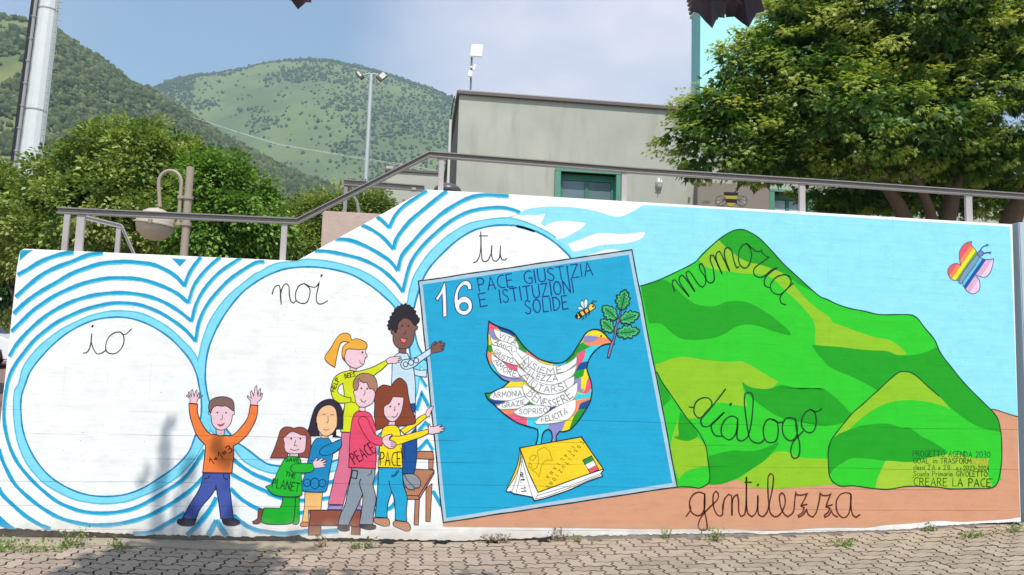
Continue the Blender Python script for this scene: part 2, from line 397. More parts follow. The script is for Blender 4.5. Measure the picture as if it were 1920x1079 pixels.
GL = {' ': (.35, []), 
 'A': (.62, [[(0, 0), (.31, 1), (.62, 0)], [(.12, .36), (.5, .36)]]),
 'B': (.5, [[(0, 0), (0, 1), (.3, .98), (.42, .78), (.3, .56), (0, .53)], [(.25, .55), (.45, .42), (.5, .24), (.36, .04), (0, 0)]]),
 'C': (.55, [arc(.4, .5, .4, .5, 68, 292, 9)]),
 'D': (.58, [[(0, 0), (0, 1)], [(0, 1), (.3, .96), (.52, .72), (.58, .45), (.44, .15), (.25, .02), (0, 0)]]),
 'E': (.46, [[(.46, 1), (0, 1), (0, 0), (.46, 0)], [(0, .52), (.38, .52)]]),
 'F': (.46, [[(.46, 1), (0, 1), (0, 0)], [(0, .52), (.36, .52)]]),
 'G': (.6, [arc(.4, .5, .4, .5, 62, 300, 9) + [(.6, .18), (.6, .44)], [(.36, .44), (.62, .44)]]),
 'H': (.55, [[(0, 0), (0, 1)], [(.55, 0), (.55, 1)], [(0, .5), (.55, .5)]]),
 'I': (.08, [[(.04, 0), (.04, 1)]]),
 'L': (.42, [[(0, 1), (0, 0), (.42, 0)]]),
 'M': (.78, [[(0, 0), (.08, 1), (.39, .35), (.7, 1), (.78, 0)]]),
 'N': (.58, [[(0, 0), (0, 1), (.58, 0), (.58, 1)]]),
 'O': (.64, [O_]), '0': (.56, [[(x * .87, y) for x, y in O_]]),
 'P': (.5, [[(0, 0), (0, 1)], [(0, 1), (.34, .98), (.5, .77), (.38, .53), (0, .48)]]),
 'R': (.54, [[(0, 0), (0, 1)], [(0, 1), (.34, .98), (.48, .77), (.36, .55), (0, .5)], [(.2, .5), (.54, 0)]]),
 'S': (.5, [[(.48, .86), (.3, 1), (.1, .92), (.04, .74), (.2, .56), (.4, .42), (.48, .22), (.34, .02), (.12, .02), (0, .14)]]),
 'T': (.62, [[(0, 1), (.62, 1)], [(.31, 1), (.31, 0)]]),
 'U': (.56, [[(0, 1), (.0, .3), (.1, .06), (.28, 0), (.46, .06), (.56, .3), (.56, 1)]]),
 'V': (.6, [[(0, 1), (.3, 0), (.6, 1)]]),
 'Z': (.56, [[(.02, 1), (.56, 1), (0, 0), (.58, 0)]]),
 '2': (.5, [[(.02, .78), (.12, .96), (.3, 1), (.46, .86), (.44, .64), (.2, .3), (0, 0)], [(0, 0), (.52, 0)]]),
 '3': (.48, [[(.02, .96), (.3, 1), (.44, .82), (.34, .6), (.16, .54)], [(.16, .54), (.4, .5), (.48, .26), (.32, .02), (0, .04)]]),
 '4': (.5, [[(.34, 1), (0, .36), (.5, .36)], [(.36, .6), (.36, -.06)]]),
 '-': (.3, [[(0, .45), (.3, .45)]]), '.': (.1, [[(.03, .0), (.07, .04)]]), '+': (.4, [[(0, .45), (.4, .45)], [(.2, .25), (.2, .65)]]),
 '=': (.4, [[(0, .58), (.4, .58)], [(0, .34), (.4, .34)]]), '1': (.3, [[(0, .62), (.26, 1), (.26, 0)]]),
 '"': (.2, [[(.03, 1.02), (.0, .8)], [(.18, 1.02), (.15, .8)]]), '`': (.0, [[(-.45, 1.22), (-.3, 1.08)]]), "'": (.06, [[(.0, 1.1), (-.1, 1.1)]]),
 'a': (.4, [arc(.18, .27, .18, .27, 20, 340, 9), [(.36, .54), (.36, .08), (.44, 0)]]),
 'c': (.32, [arc(.2, .27, .2, .27, 60, 300, 7)]), 'd': (.38, [arc(.18, .27, .18, .27, 20, 340, 9), [(.36, 1), (.36, 0)]]),
 'e': (.36, [[(0, .28), (.34, .28)], arc(.18, .27, .18, .27, 0, 310, 9)]), 'i': (.06, [[(.03, .55), (.03, 0)], [(.03, .8), (.04, .84)]]),
 'l': (.06, [[(.03, 1), (.03, 0)]]), 'm': (.56, [[(0, .55), (0, 0)], [(0, .4), (.14, .55), (.27, .4), (.27, 0)], [(.27, .4), (.42, .55), (.56, .4), (.56, 0)]]),
 'n': (.34, [[(0, .55), (0, 0)], [(0, .36), (.16, .55), (.32, .4), (.34, 0)]]), 'o': (.38, [arc(.19, .27, .19, .27, 90, 450, 11)]),
 'r': (.26, [[(0, .55), (0, 0)], [(0, .34), (.12, .52), (.26, .52)]]),
 's': (.28, [[(.27, .48), (.14, .56), (.03, .44), (.14, .3), (.26, .18), (.14, 0), (0, .05)]]), 't': (.3, [[(.14, .85), (.14, .08), (.28, 0)], [(0, .55), (.28, .55)]]),
 'u': (.36, [[(0, .55), (0, .15), (.12, 0), (.28, .06), (.34, .25)], [(.34, .55), (.34, .1), (.4, 0)]]),
}
def tile(x0, y0, s):
    def f(t): return [(x0 + float(a) * s, y0 + float(b) * s) for a, b in (q.split(',') for q in t.split())]
    return f
A = tile(0, 440, .25946); B = tile(0, 720, .33264); Cc = tile(300, 720, .27807); D = tile(360, 440, .25946); E = tile(460, 780, .21322)
Ff = tile(560, 560, .22247); G = tile(640, 540, .23158); H = tile(620, 690, .15753); I = tile(560, 840, .16687); J = tile(540, 340, .25026)
K = tile(780, 460, .27807); LL = tile(780, 740, .27083); M = tile(900, 590, .13904); N_ = tile(900, 700, .12972); O = tile(1060, 530, .13901)
P_ = tile(940, 340, .1875); Q = tile(1190, 410, .21313); Rr = tile(1190, 620, .22249); Ss = tile(1190, 800, .25862); U = tile(1480, 560, .25943)
V = tile(1540, 780, .24096); W_ = tile(1690, 830, .10417); X = tile(1740, 430, .139); PX = tile(0, 0, 1)
# ------------------------------------------------------------------ the painted wall
OL = (38, 34, 60); WHITE = (252, 252, 250); WAVE = (26, 166, 212); RING = (136, 226, 250); RIM = (84, 196, 224); INNER = (22, 140, 186)
SKYB = (152, 232, 251); SAND = (218, 158, 124)
# wall body: the traced front outline, 0.28 m thick
low = PX("-21,992 40,992 100,996 170,998 233,1001 349,1004 480,1007 540,1004 556,1003 582,1011 660,1010 738,1012 817,1013 895,1014 960,1011 1042,1006 1205,1003 1320,1001 1400,999 1427,1002 1500,999 1562,996.6 1640,995 1698,993 1765,986 1840,982 1914,979")
lowj = []
for k, (a, b) in enumerate(zip(low, low[1:])):      # ragged lower edge of the paint coat
    n = max(1, int((b[0] - a[0]) / 5))
    for j in range(n): lowj.append((a[0] + (b[0] - a[0]) * j / n, a[1] + (b[1] - a[1]) * j / n + random.uniform(-1.6, 1.4) * (1 if a[0] < 1400 else .5)))
lowj.append(low[-1])
face = PX("33.7,484 36.5,472 44,466.5") + TOP[1:] + PX("1898,421") + lowj[::-1]
bm = bmesh.new()
fr = [bm.verts.new((wl(x, y)[0], 0, wl(x, y)[1])) for x, y in face]; bk = [bm.verts.new((v.co.x, .28, v.co.z)) for v in fr]
bm.faces.new(fr); bm.faces.new(bk[::-1])
for i in range(len(fr)): bm.faces.new((fr[i], fr[i - 1], bk[i - 1], bk[i]))
bmesh.ops.recalc_face_normals(bm, faces=bm.faces)
tp = [e for e in bm.edges if e.verts[0] in fr and e.verts[1] in fr and min(e.verts[0].co.z, e.verts[1].co.z) > .5 and e.calc_face_angle(0) > .5]
bmesh.ops.bevel(bm, geom=tp, offset=.008, segments=2, affect='EDGES')
me = bpy.data.meshes.new('mural_wall'); bm.to_mesh(me); bm.free(); me.materials.append(paint(WHITE))
wall = link('mural_wall', me, label='long white concrete retaining wall covered by the painted mural', category='wall'); wall.location = (0, DW, 0)
# unpainted footing, set back under the paint
mb = MB(); xl, xm, xr = wl(-24, 1000)[0], wl(1035, 1000)[0], wl(1914, 1000)[0]
mb.box((xl, .045, -.5), (xm, .28, .16)); mb.box((xm, .004, -.5), (xr, .27, .14))
s = NT('bare_concrete', .9, .2); nn = s.noise(9, 6, .65)
mb.obj('footing', s.done(s.ramp(nn, [(.3, (.17, .135, .11)), (.7, (.34, .29, .25))]), s.bump(s.noise(50, 4), .6, .01)), wall)

# --- sky, sand and hills on the right
a = Art('painted_sky', wall)
a.fill(P_("75,368 180,320 260,280 370,262 500,255 640,258 780,270 900,290 1000,315 1090,345 1150,355 1210,350 1280,320 1340,290 1400,250 1440,240 1700,254") + PX("1300,389.5 1600,408 1894,425.5 1901,600 1908,783 1856,772 1500,900 1250,900 1190,560 1069,486 1040,440 985,405 950,408"), SKYB, sharp=80)
for c in ("165,380 230,340 330,340 445,325 385,445 280,415", "425,460 500,415 640,398 780,410 850,420 790,480 600,575 520,530",
          "665,630 800,580 900,540 1000,518 1200,528 1430,510 1440,525 1390,580 1250,620 1000,640 850,680 730,705 700,680",
          "850,745 1000,700 1100,680 1200,692 1150,715 1000,755"):
    a.fill(P_(c), WHITE)
a.done()
a = Art('painted_sand', wall)
a.fill(PX("830,975 1267,913 1300,900 1600,900 1850,900 1856,767.5 1869,768 1908,782 1910,880 1913,970 1887,974 1805,979 1760,977 1708,982 1660,985 1624,990 1540,990.5 1449,996 1371,993 1250,993 1190,992.7 1100,991 960,989.5 860,988.5 831,988"), SAND, sharp=30)
a.line(U("1450,800 1490,805 1560,828 1650,855"), (90, 70, 60), 2)
a.done()
G1 = (46, 206, 42); G2 = (26, 165, 27); G3 = (146, 200, 36); HL = (18, 72, 34)
a = Art('painted_hill', wall, label='large green hill painted with the words memoria and dialogo')
ridge = Q("48,595 150,565 250,525 400,455 530,385 600,310 740,185 850,115 930,97 1000,115 1120,195 1300,390 1450,530 1620,680 1700,715") + U("330,35 420,68 540,92 660,117 860,117 920,140 980,215 1050,300 1090,390 1180,510 1280,630 1390,740 1470,820 1510,880 1525,960 1529,1060")
a.fill(ridge + V("1398,500 1000,560 600,545 250,540 80,532") + Ss("1440,420 1200,440 1000,455 850,440 745,385 680,400 600,418 530,422 310,440") + PX("1240,800 1215,650"), G1, sharp=40)
a.fill(Q("52,598 150,568 240,534 330,580 400,650 480,720 540,755 620,770 720,768 800,735 880,727 980,735 1080,780 1180,840 1270,910 1370,1000 1365,1030 1300,1015 1200,985 1080,945 980,932 880,960 800,1010 720,1045 600,1065 480,1068 400,1055 320,1000 240,930 200,922 125,925"), G2)
a.fill(Q("570,362 740,190 800,250 900,330 1000,385 1100,405 1200,440 1300,480 1400,590 1500,700 1600,790 1736,900 1736,1079 1620,1079 1590,970 1560,880 1440,740 1330,640 1200,520 1080,490 950,485 850,470 700,450 600,410"), G3)
a.fill(U("40,0 130,20 180,80 270,150 400,205 600,275 720,300 800,350 850,402 780,408 700,380 550,372 350,350 200,340 185,300 185,200 150,120 90,50"), G3, sharp=80)
a.fill(Q("740,190 850,118 930,100 1000,118 1120,198 1300,393 1450,533 1580,650 1450,580 1300,480 1200,440 1100,405 1000,385 900,330 800,250"), G2)
a.fill(U("160,335 350,350 550,372 700,380 780,408 870,410 980,390 1062,352 1090,392 1180,512 1280,632 1390,742 1470,822 1508,880 1523,965 1440,950 1340,915 1200,820 1000,640 800,560 635,665 560,620 460,570 300,500 230,430 180,370"), G2, sharp=45)
a.fill(Rr("178,285 280,250 370,225 450,225 600,250 800,265 900,262 980,295 1100,370 1210,430 1150,490 1050,492 960,470 905,430 915,500 950,640 850,630 700,610 600,700 540,740 480,740 440,740 380,660 240,450 185,350"), G3)
a.fill(Rr("905,430 960,470 1050,490 1130,490 1250,460 1400,495 1560,485 1620,500") + U("0,645 100,655 220,650 300,690 380,760 450,835 400,890 300,918 200,915 60,890") + Rr("1663,803 1540,790 1420,775 1250,740 1150,690 1050,620 950,530 915,470"), G2)
a.fill(Ss("745,385 850,310 950,240 1010,190 1100,185 1200,225 1400,235 1410,330 1430,418 1300,430 1200,440 1000,455 850,440"), G3)
a.fill(Ss("535,215 700,175 850,178 960,150 1045,105 1030,150 950,240 850,310 750,370 640,415 540,425"), G2)
a.line(ridge, HL, 2.3)
a.done()
a = Art('painted_hill', wall, label='narrow green hill painted behind the right edge of the blue poster')
lh = Rr("185,350 240,450 330,580 440,740 540,860 600,980 615,1079") + Ss("540,310 545,370 530,415 470,447 420,440 350,437 310,440")
a.fill(lh + PX("1240,800 1225,690"), G1)
a.fill(Rr("188,362 240,455 310,575 240,642"), G2, smooth=False)
a.fill(Rr("365,750 370,870 330,905 450,930 530,900 600,980 612,1079") + Ss("535,290 450,300 370,330 320,380 285,280 262,130") , G3)
a.fill(Rr("385,685 440,742 490,800 532,862 520,900 450,930 380,922 330,905 335,895 370,885 365,790"), G2, sharp=80)
a.line(lh, HL, 2.3)
a.done()
a = Art('painted_hill', wall, label='small rounded green hill painted in front at the right')
sh = U("1080,705 1000,635 930,570 890,542 850,530 790,535 720,590 640,665 600,700 530,765 450,835 340,970 300,1030 285,1079") + V("60,230 52,300 60,450 80,500 120,535 160,548 250,545 400,565 520,572 640,552 720,548 900,555 1000,568 1200,565 1320,562 1365,530 1385,470 1402,350 1402,200 1395,120")
a.fill(sh + U("1525,965 1440,950 1340,915 1200,820 1140,765"), G1, sharp=75)
a.fill(U("325,1000 450,838 640,668 720,593 790,538 850,533 930,573 1080,708 1160,800 1060,760 900,735 750,745 640,785 540,850 480,900 440,940 380,970"), G3)
a.fill(V("500,350 700,360 820,330 980,300 1100,310 1290,360 1300,480 1330,540 1290,560 1200,563 1000,566 900,553 720,546 640,550 520,568 420,560 440,480"), (164, 204, 52))
a.fill(V("80,200 120,150 200,115 300,80 400,65 520,62 620,90 690,95 780,160 860,200 980,275 970,300 820,330 700,360 560,350 480,350 380,335 240,330 160,370 90,420 75,450 62,440 58,350 60,250"), G2)
a.line(sh, HL, 2.3)
a.done()

# --- the three rings and their ripples
ioO = A("140,1079 165,980 210,900 290,810 400,720 520,650 660,590 780,562 890,557 1000,570 1110,612 1220,680 1320,770 1400,860 1435,935") + PX("380,720 390,765 394,801") + B("1150,330 1080,440 1000,520 900,585 800,630 700,662 600,672 500,665 400,640 300,590 220,530 150,440 110,350 85,230 80,110 86,40")
ioI = A("185,1079 215,1000 270,920 350,830 450,740 560,670 680,620 800,600 900,600 1010,625 1120,675 1230,750 1320,840 1380,920 1420,1010") + B("1120,0 1135,100 1130,200 1095,310 1060,390 990,465 900,530 800,590 700,625 580,635 470,620 370,580 280,520 210,440 160,350 130,260 120,180 120,80")
noI = D("100,1079 97,1000 105,900 125,810 160,720 200,640 250,560 310,480 370,415 440,360 520,310 610,270 700,245 850,235 1000,250 1150,290 1290,370 1400,460") + PX("740,577 757,610 767,650 770,690 764,735 745,780 712,814 670,848 637,861 610,869 577,874 540,875 507,871.7 490,863 473,850 460,840 447,831 425,806 405,780 392,750")
noO = A("1435,930 1450,850 1475,740 1520,630 1590,520 1680,420 1780,340 1850,285") + D("500,270 560,235 640,208") + J("60,605 150,590 300,605 450,640 600,700 700,770 780,850 840,920") + PX("775,590 785,650 786,700 778,745 755,790 722,828 680,860 637,880 577,888 520,887 500,884 478,875.7 455.7,861.8 439,842 415,825 395,802 385,740")
tuI = PX("776.5,578") + J("965,870 1010,740 1060,650 1150,550 1260,450 1380,375 1500,340 1620,330 1740,340 1850,380") + P_("150,450 300,485 430,545 540,620 620,690 670,740 690,775") + PX("1050,600 950,700 800,677 794,667 785,651 779,630 776,605")
tuO = J("880,990 900,900 915,820 950,710 1010,610 1100,500 1220,400 1340,330 1480,295 1640,280") + P_("120,380 300,440 430,500 540,570 650,660 705,740 715,790") + PX("1060,620 950,700 815,700 800,700 780,675 764,640 760,600")
a = Art('painted_ripples', wall, label='blue ripples painted around the three circles')
wv = [(A("125,290 200,250 290,195 390,155 480,132 530,128"), 7.5), (A("110,450 200,370 300,290 420,230 540,185 640,145 740,130"), 7.5),
 (A("95,570 170,500 260,430 380,360 500,290 620,240 750,205 880,195 1000,200 1100,215 1200,255 1280,310 1330,370"), 7.5), (A("1330,375 1370,270 1450,160"), 6.5),
 (A("80,700 160,620 260,530 380,450 500,390 640,340 780,315 920,313 1050,330 1180,375 1280,425 1357,490"), 7), (A("1357,495 1400,370 1480,260 1590,160"), 6),
 (A("65,880 120,790 220,680 340,580 480,500 620,450 760,425 900,420 1050,440 1180,485 1290,550 1380,622"), 6.8), (A("1382,628 1420,490 1500,360 1600,260 1740,165"), 6),
 (A("55,1060 80,990 150,880 260,750 400,640 560,560 720,510 860,492 1000,505 1130,550 1250,620 1340,690 1410,768"), 6.5), (A("1410,774 1440,620 1500,500 1590,390 1700,290 1850,200") + D("520,195"), 6.2),
 (B("42,-15 35,30 22,110 25,230 50,340 90,430 150,510 230,590 320,660 420,705 520,725 620,725 720,710 820,670 920,610 1020,545 1090,465 1150,370"), 6.5),
 (B("-8,365 5,410 30,470 80,560 150,630 240,700 340,755 450,785 560,795 680,785 800,755 900,710 1000,650 1080,590 1150,520"), 7),
 (B("-10,580 10,620 60,670 140,740 220,790 282,815"), 7.5), (B("750,842 850,832 950,780 1040,725"), 7), (Cc("180,1018 240,960 310,880 350,820 378,765"), 9),
 (Cc("322,1020 350,975 378,918"), 10), (Cc("378,918 410,970 446,1022"), 10), (Cc("310,345 335,298 372,345"), 5),
 (Cc("490,505 560,560 640,610 740,650") + E("260,582 420,600 560,600 700,588 780,568") + I("480,300 650,200"), 7),
 (Cc("480,605 560,650 640,690 720,725") + E("205,681 320,720 480,740 560,740 680,725 740,718") + I("400,548 600,470 800,400 850,385") + PX("707,893 714,880"), 7),
 (Cc("475,705 530,760 600,810 690,850") + E("300,850 480,850 540,842") + I("200,720 500,720 700,700 850,700 1010,682 1080,618") , 7),
 (Cc("495,885 560,940 640,980 740,1000") + E("330,1033 480,1020 560,1008") + I("260,940 350,932 440,922"), 8),
 (I("1505,480 1550,560 1595,650"), 7),
 (J("665,265 710,300 755,348"), 6.5), (J("755,348 800,260 860,190 960,120 1040,70"), 6), (J("545,322 640,370 720,430 787,508"), 6.5), (J("787,508 810,430 860,360 930,280 1040,190 1130,115 1190,70"), 7),
 (J("350,430 460,440 570,480 680,540 760,595 820,668"), 7), (J("820,668 850,560 930,460 1030,350 1140,250 1260,170 1380,115 1500,100 1650,108"), 7),
 (J("200,520 300,525 430,550 570,590 700,660 800,750 858,828"), 6.3), (J("858,828 900,660 960,540 1080,410 1200,310 1320,240 1450,205 1580,195 1680,210 1735,232"), 6.3),
 (G("605,990 650,850 705,960"), 6), (H("1045,745 1128,650 1180,705"), 6), (H("1040,975 1145,865 1212,975"), 6), (H("555,800 600,740"), 5), (H("550,1030 580,960"), 5), (I("870,90 885,40"), 5), (I("360,180 430,150"), 4), (I("350,260 430,230"), 5)]
for p, ww in wv:
    q = [(x + 1.3, y + 1.7) for x, y in p] if ww > 5.5 else p
    if ww > 5.5: a.line(q, (104, 206, 234), ww + .6, clip=True, sharp=75)
for p, ww in wv: a.line(p, WAVE, ww * .86, clip=True, sharp=75)
for p in (A("145,128 165,112 240,112 200,140 142,192"), A("1240,172 1300,232 1350,180"), B("-38,735 -5,738 40,780 95,820 50,820 -10,800 -50,770")):
    q = clipwall(p)
    if len(q) > 2: a.fill(q, WAVE, smooth=False)
for p in (G("600,715 630,715 692,800 694,835 660,790"),): a.fill(p, RING, smooth=False)
a.line(G("640,722 692,802"), WAVE, 4, smooth=False)
a.done()
a = Art('painted_ring', wall, label='pale blue rings painted round the words io, noi and tu')
def inwall(P): return P
for p in (ioO, noO): a.line(p, RIM, 5, True, clip=True, sharp=75)
a.line(tuO[:14], RIM, 5, sharp=75)
for p in (ioO, noO, tuO): a.fill(p, RING, sharp=75)
for p in (ioI, noI, tuI): a.fill(p, WHITE, sharp=75); 
a.line(ioI, INNER, 3.2, True, sharp=75); a.line(noI, INNER, 3.4, True, sharp=75); a.line(tuI[:19], INNER, 3.6, sharp=75); a.line(tuI[-6:], INNER, 3.4)
a.done()
INK = (40, 36, 38)
def word(name, lines, rgb, w, label, dots=(), parent=wall):
    a = Art(name, parent, label=label)
    for l in lines: a.line(l, rgb, w, sharp=70)
    for d, r in dots: a.ell(d[0], d[1], r * 1.4, r * .9, rgb, rot=-60, n=10)
    return a.done()
word('lettering', [A("603,858 625,855 645,830 658,780 664,715 660,780 680,835 700,862 725,862 755,845 768,835"), A("870,705 830,710 785,745 765,800 770,845 800,862 840,858 880,820 897,770 890,725 870,705 885,722 915,718 950,683")], INK, 2.1, 'word io in thin black handwriting', [(A("669,663")[0], 2.2)])
word('lettering', [D("580,432 590,395 610,370 630,368 638,400 645,507 640,440 655,380 680,355 700,375 705,440 715,485 735,497 752,480"),
    D("812,355 775,370 750,420 752,475 790,498 830,490 850,440 850,390 812,355 850,375 885,382 905,370 920,345 900,440 900,480 915,502 945,500 980,480")], INK, 2.1, 'word noi in thin black handwriting', [(D("936,298")[0], 2.2)])
word('lettering', [J("1390,612 1410,605 1435,560 1445,480 1444,378 1446,480 1450,540 1455,590 1475,605 1500,590 1522,540 1528,480 1524,540 1535,590 1560,602 1585,570 1592,482 1590,550 1605,590 1625,592 1638,580"), J("1433,411 1495,411")], INK, 2.1, 'word tu in thin black handwriting')
word('lettering', [Q("350,640 332,580 335,545 355,540 380,575 480,688 400,570 392,520 415,500 440,520 530,645 460,520 452,475 475,462 500,490 560,580 595,607 620,580 625,530 615,450 590,398 568,405 575,450 610,500 640,555 670,568 700,540 690,440 665,370 668,325 690,325 720,380 768,490 715,360 722,300 745,288 765,320 835,468 790,330 795,270 822,257 850,280 875,380 895,435 918,425"),
    Q("985,222 945,240 915,300 915,380 940,425 975,438 1010,400 1028,320 1010,250 985,222 1030,262 1070,290 1110,290 1115,275 1120,300 1150,330 1180,342 1130,380 1060,430 1045,470 1060,505 1110,520 1150,500 1210,450 1260,430 1200,470 1150,520 1138,570 1155,600 1190,608"),
    Q("1360,510 1320,495 1250,515 1200,570 1195,620 1230,660 1280,668 1330,630 1370,580 1375,540 1350,505"), Q("1395,570 1350,610 1300,660 1278,700 1290,745 1328,760")], HL, 2.7, 'word memoria in dark green handwriting')
word('lettering', [Rr("460,645 498,650 520,600 570,570 620,570 648,600 645,640 600,690 560,735 525,730 500,690 500,650"), Rr("765,495 700,580 620,680 565,740 558,780 580,810 630,805 690,755 755,688 700,740 650,790 650,840 680,885 740,892"),
    Rr("868,745 850,730 815,722 770,745 735,800 730,870 760,905 800,922 840,890 865,830 868,745 860,870 870,920 900,932 940,910 960,880 985,760 998,600 990,540 960,522 930,540 925,620 940,750 960,880 980,925 1020,948 1060,948 1098,915"),
    Rr("1145,745 1110,760 1085,820 1088,890 1110,935 1150,945 1190,930 1208,870 1205,790 1180,755 1145,745 1190,765 1220,778 1250,770"), Rr("1310,735 1270,745 1245,800 1250,870 1280,915 1320,930 1360,895 1370,820 1350,750 1310,735"),
    Rr("1355,745 1365,850 1390,960 1385,1050 1360,1076 1330,1070 1315,1020 1330,950 1375,895 1418,850"), Rr("1480,665 1440,690 1410,745 1408,810 1440,850 1480,862 1515,835 1530,760 1515,690 1480,665 1520,685 1550,678 1572,660")], HL, 2.9, 'word dialogo in dark green handwriting', [(Rr("808,622")[0], 2.6)])
BR = (96, 44, 34)
word('lettering', [Ss("375,650 405,605 400,570"), Ss("508,490 470,477 430,490 402,530 398,590 420,630 460,648 490,630 508,580 508,490 505,600 520,680 525,740 500,752 470,745 460,720 480,660 540,590 600,530 605,485 590,470 572,490 568,560 585,620 610,648 635,640 640,560 640,570"),
    Ss("640,600 650,530 680,492 700,500 705,560 705,648 706,560 720,510 745,495 752,540 755,620 770,652 795,640 808,560 810,365 810,560 820,630 850,655 880,625 892,560 893,500 893,580 900,640 930,655 960,620 980,540 1000,440 1005,360 985,342 968,365 965,440 972,560 985,630 1020,655 1060,630 1090,560 1085,500 1068,482 1050,500 1055,570 1080,630 1110,655 1150,620 1160,540 1168,478 1175,495 1210,498 1250,488 1225,540 1205,575"),
    Ss("1205,575 1248,565"), Ss("1205,575 1228,590 1215,625 1185,645 1190,658 1220,640 1245,605 1260,640 1290,658 1315,625 1335,550 1345,485 1360,500 1400,500 1422,488 1400,540 1388,580 1432,568"), Ss("1388,580 1415,595 1400,625 1375,645 1380,660 1410,640 1425,610 1440,640 1470,655"),
    Ss("1565,490 1535,480 1490,495 1462,545 1465,610 1490,650 1520,662 1550,635 1565,570 1568,490 1568,580 1580,640 1605,660 1632,640"), Ss("800,405 845,405")], BR, 3.0, 'word gentilezza in dark brown handwriting', [(Ss("893,424")[0], 2.4)])
a = Art('lettering', wall, label='project and school name lettered in dark green on the small hill')
DG = (14, 92, 40)
a.text('PROGETTO AGENDA 2030', *W_("205,248")[0], *W_("1595,268")[0], 10.5, DG, 1.3)
a.text('GOAL', *W_("210,372")[0], *W_("485,375")[0], 9.5, DG, 1.3); a.text('in', *W_("568,372")[0], *W_("640,374")[0], 10, DG, 1.3); a.text('TRASFORM', *W_("700,375")[0], *W_("1255,380")[0], 10, DG, 1.3)
a.text('AZIONE', *W_("1285,383")[0], *W_("1575,390")[0], 10, (218, 190, 60), 1.3)
a.text("classi 2'A e 2'B", *W_("218,488")[0], *W_("875,492")[0], 9, (34, 104, 24), 1.2); a.text('a.s.2023-2024', *W_("985,498")[0], *W_("1575,502")[0], 8.5, (34, 104, 24), 1.2)
a.text('Scuola Primaria', *W_("218,604")[0], *W_("915,604")[0], 9.2, (34, 104, 24), 1.2); a.text('GIVOLETTO', *W_("985,608")[0], *W_("1545,610")[0], 9, (34, 104, 24), 1.3)
a.text('CREARE LA PACE', *W_("222,775")[0], *W_("1595,792")[0], 14.5, (24, 84, 24), 1.5); a.text('"', *W_("205,665")[0], *W_("225,665")[0], 4, (24, 84, 24), 1.2); a.text('"', *W_("1610,690")[0], *W_("1635,690")[0], 5, (24, 84, 24), 1.0)
a.done()
# --- the blue poster with dove, bee, oak twig and book
BLUE = (30, 170, 214)
a = Art('painted_poster', wall, label='large tilted blue poster with number 16 held up by the painted children')
pc = PX("785,527.6 1184.6,469 1269.7,913.3 830.6,980"); cen = Vector((1017, 722))
a.fill(pc, (178, 206, 222), smooth=False)
a.fill([(lambda v: tuple(v))(cen + (Vector(p) - cen) * .966 + Vector((random.uniform(-1, 1), random.uniform(-1, 1)))) for p in pc], BLUE, smooth=False)
a.line([Vector(pc[k]).lerp(Vector(pc[(k + 1) % 4]), j / 9) + Vector((random.uniform(-.6, .6), random.uniform(-.6, .6))) for k in range(4) for j in range(9)], (30, 36, 60), 2.4, True, True)
NV = (28, 52, 130)
a.fill(K("130,362 165,310 188,252 200,256 206,400 208,480 182,486 180,400 177,330 160,355 148,376"), WHITE, NV, 1.8, smooth=True, sharp=45)
six = K("376,300 350,300 345,275 325,270 300,290 285,330 284,370 300,352 330,345 365,365 380,405 370,445 335,472 295,465 268,435 258,385 262,330 280,280 310,248 345,240 370,262")
a.fill(six, WHITE, NV, 1.8, sharp=75); a.ell(*K("323,415")[0], 8.2, 7.6, BLUE, NV, 1.6)
a.text('PACE', *K("428,312")[0], *K("655,278")[0], 24, NV, 2.3, wf=1)
a.text('GIUSTIZIA', *K("735,264")[0], *K("1192,202")[0], 24, NV, 2.3)
a.text('E', *K("435,416")[0], *K("480,408")[0], 24, NV, 2.3)
a.text('ISTITUZIONI', *K("568,392")[0], *K("1065,318")[0], 25, NV, 2.3)
a.text('SOLIDE', *K("742,466")[0], *K("1025,428")[0], 25, NV, 2.3)
poster = a.done()
NAVY = (20, 34, 90); DK = (24, 24, 44)
RED = (240, 96, 130); LAV = (148, 144, 200); YEL = (252, 226, 40); ORA = (252, 146, 104); GRN = (32, 158, 52); CYN = (62, 212, 238); DBL = (20, 82, 156)
a = Art('painted_dove', poster, label='patchwork dove with words written on its white feathers')
body = M("118,92 200,140 300,180 400,215 470,270 530,350 600,440 700,530 800,600 900,635 1000,655 1100,650 1170,610 1250,530 1310,430 1370,340 1420,260 1480,215 1550,200 1620,215 1680,260 1730,320 1780,370 1808,395 1740,395 1650,415 1560,480 1500,550 1460,630 1440,730 1470,830 1500,920 1510,1030") + \
    N_("1620,250 1600,380 1570,460 1500,570 1420,690 1340,780 1280,825 1200,845 1150,842 1110,890 1098,940 1112,1010 1085,1040 1065,1020 1040,1045 1022,1030 1020,1000 1040,960 1042,900 1025,835 990,812 940,830 905,880 890,960 875,1045 858,1062 838,1045 815,1060 805,1040 822,980 838,900 835,820 790,795 680,765 550,720 450,660 350,590 250,500 180,430 110,370 75,290 150,285 240,245 320,210 390,150 420,125 330,90 230,0") + M("150,720 100,600 88,560 95,480 108,400 105,280 112,180")
a.fill(body, YEL, sharp=50)
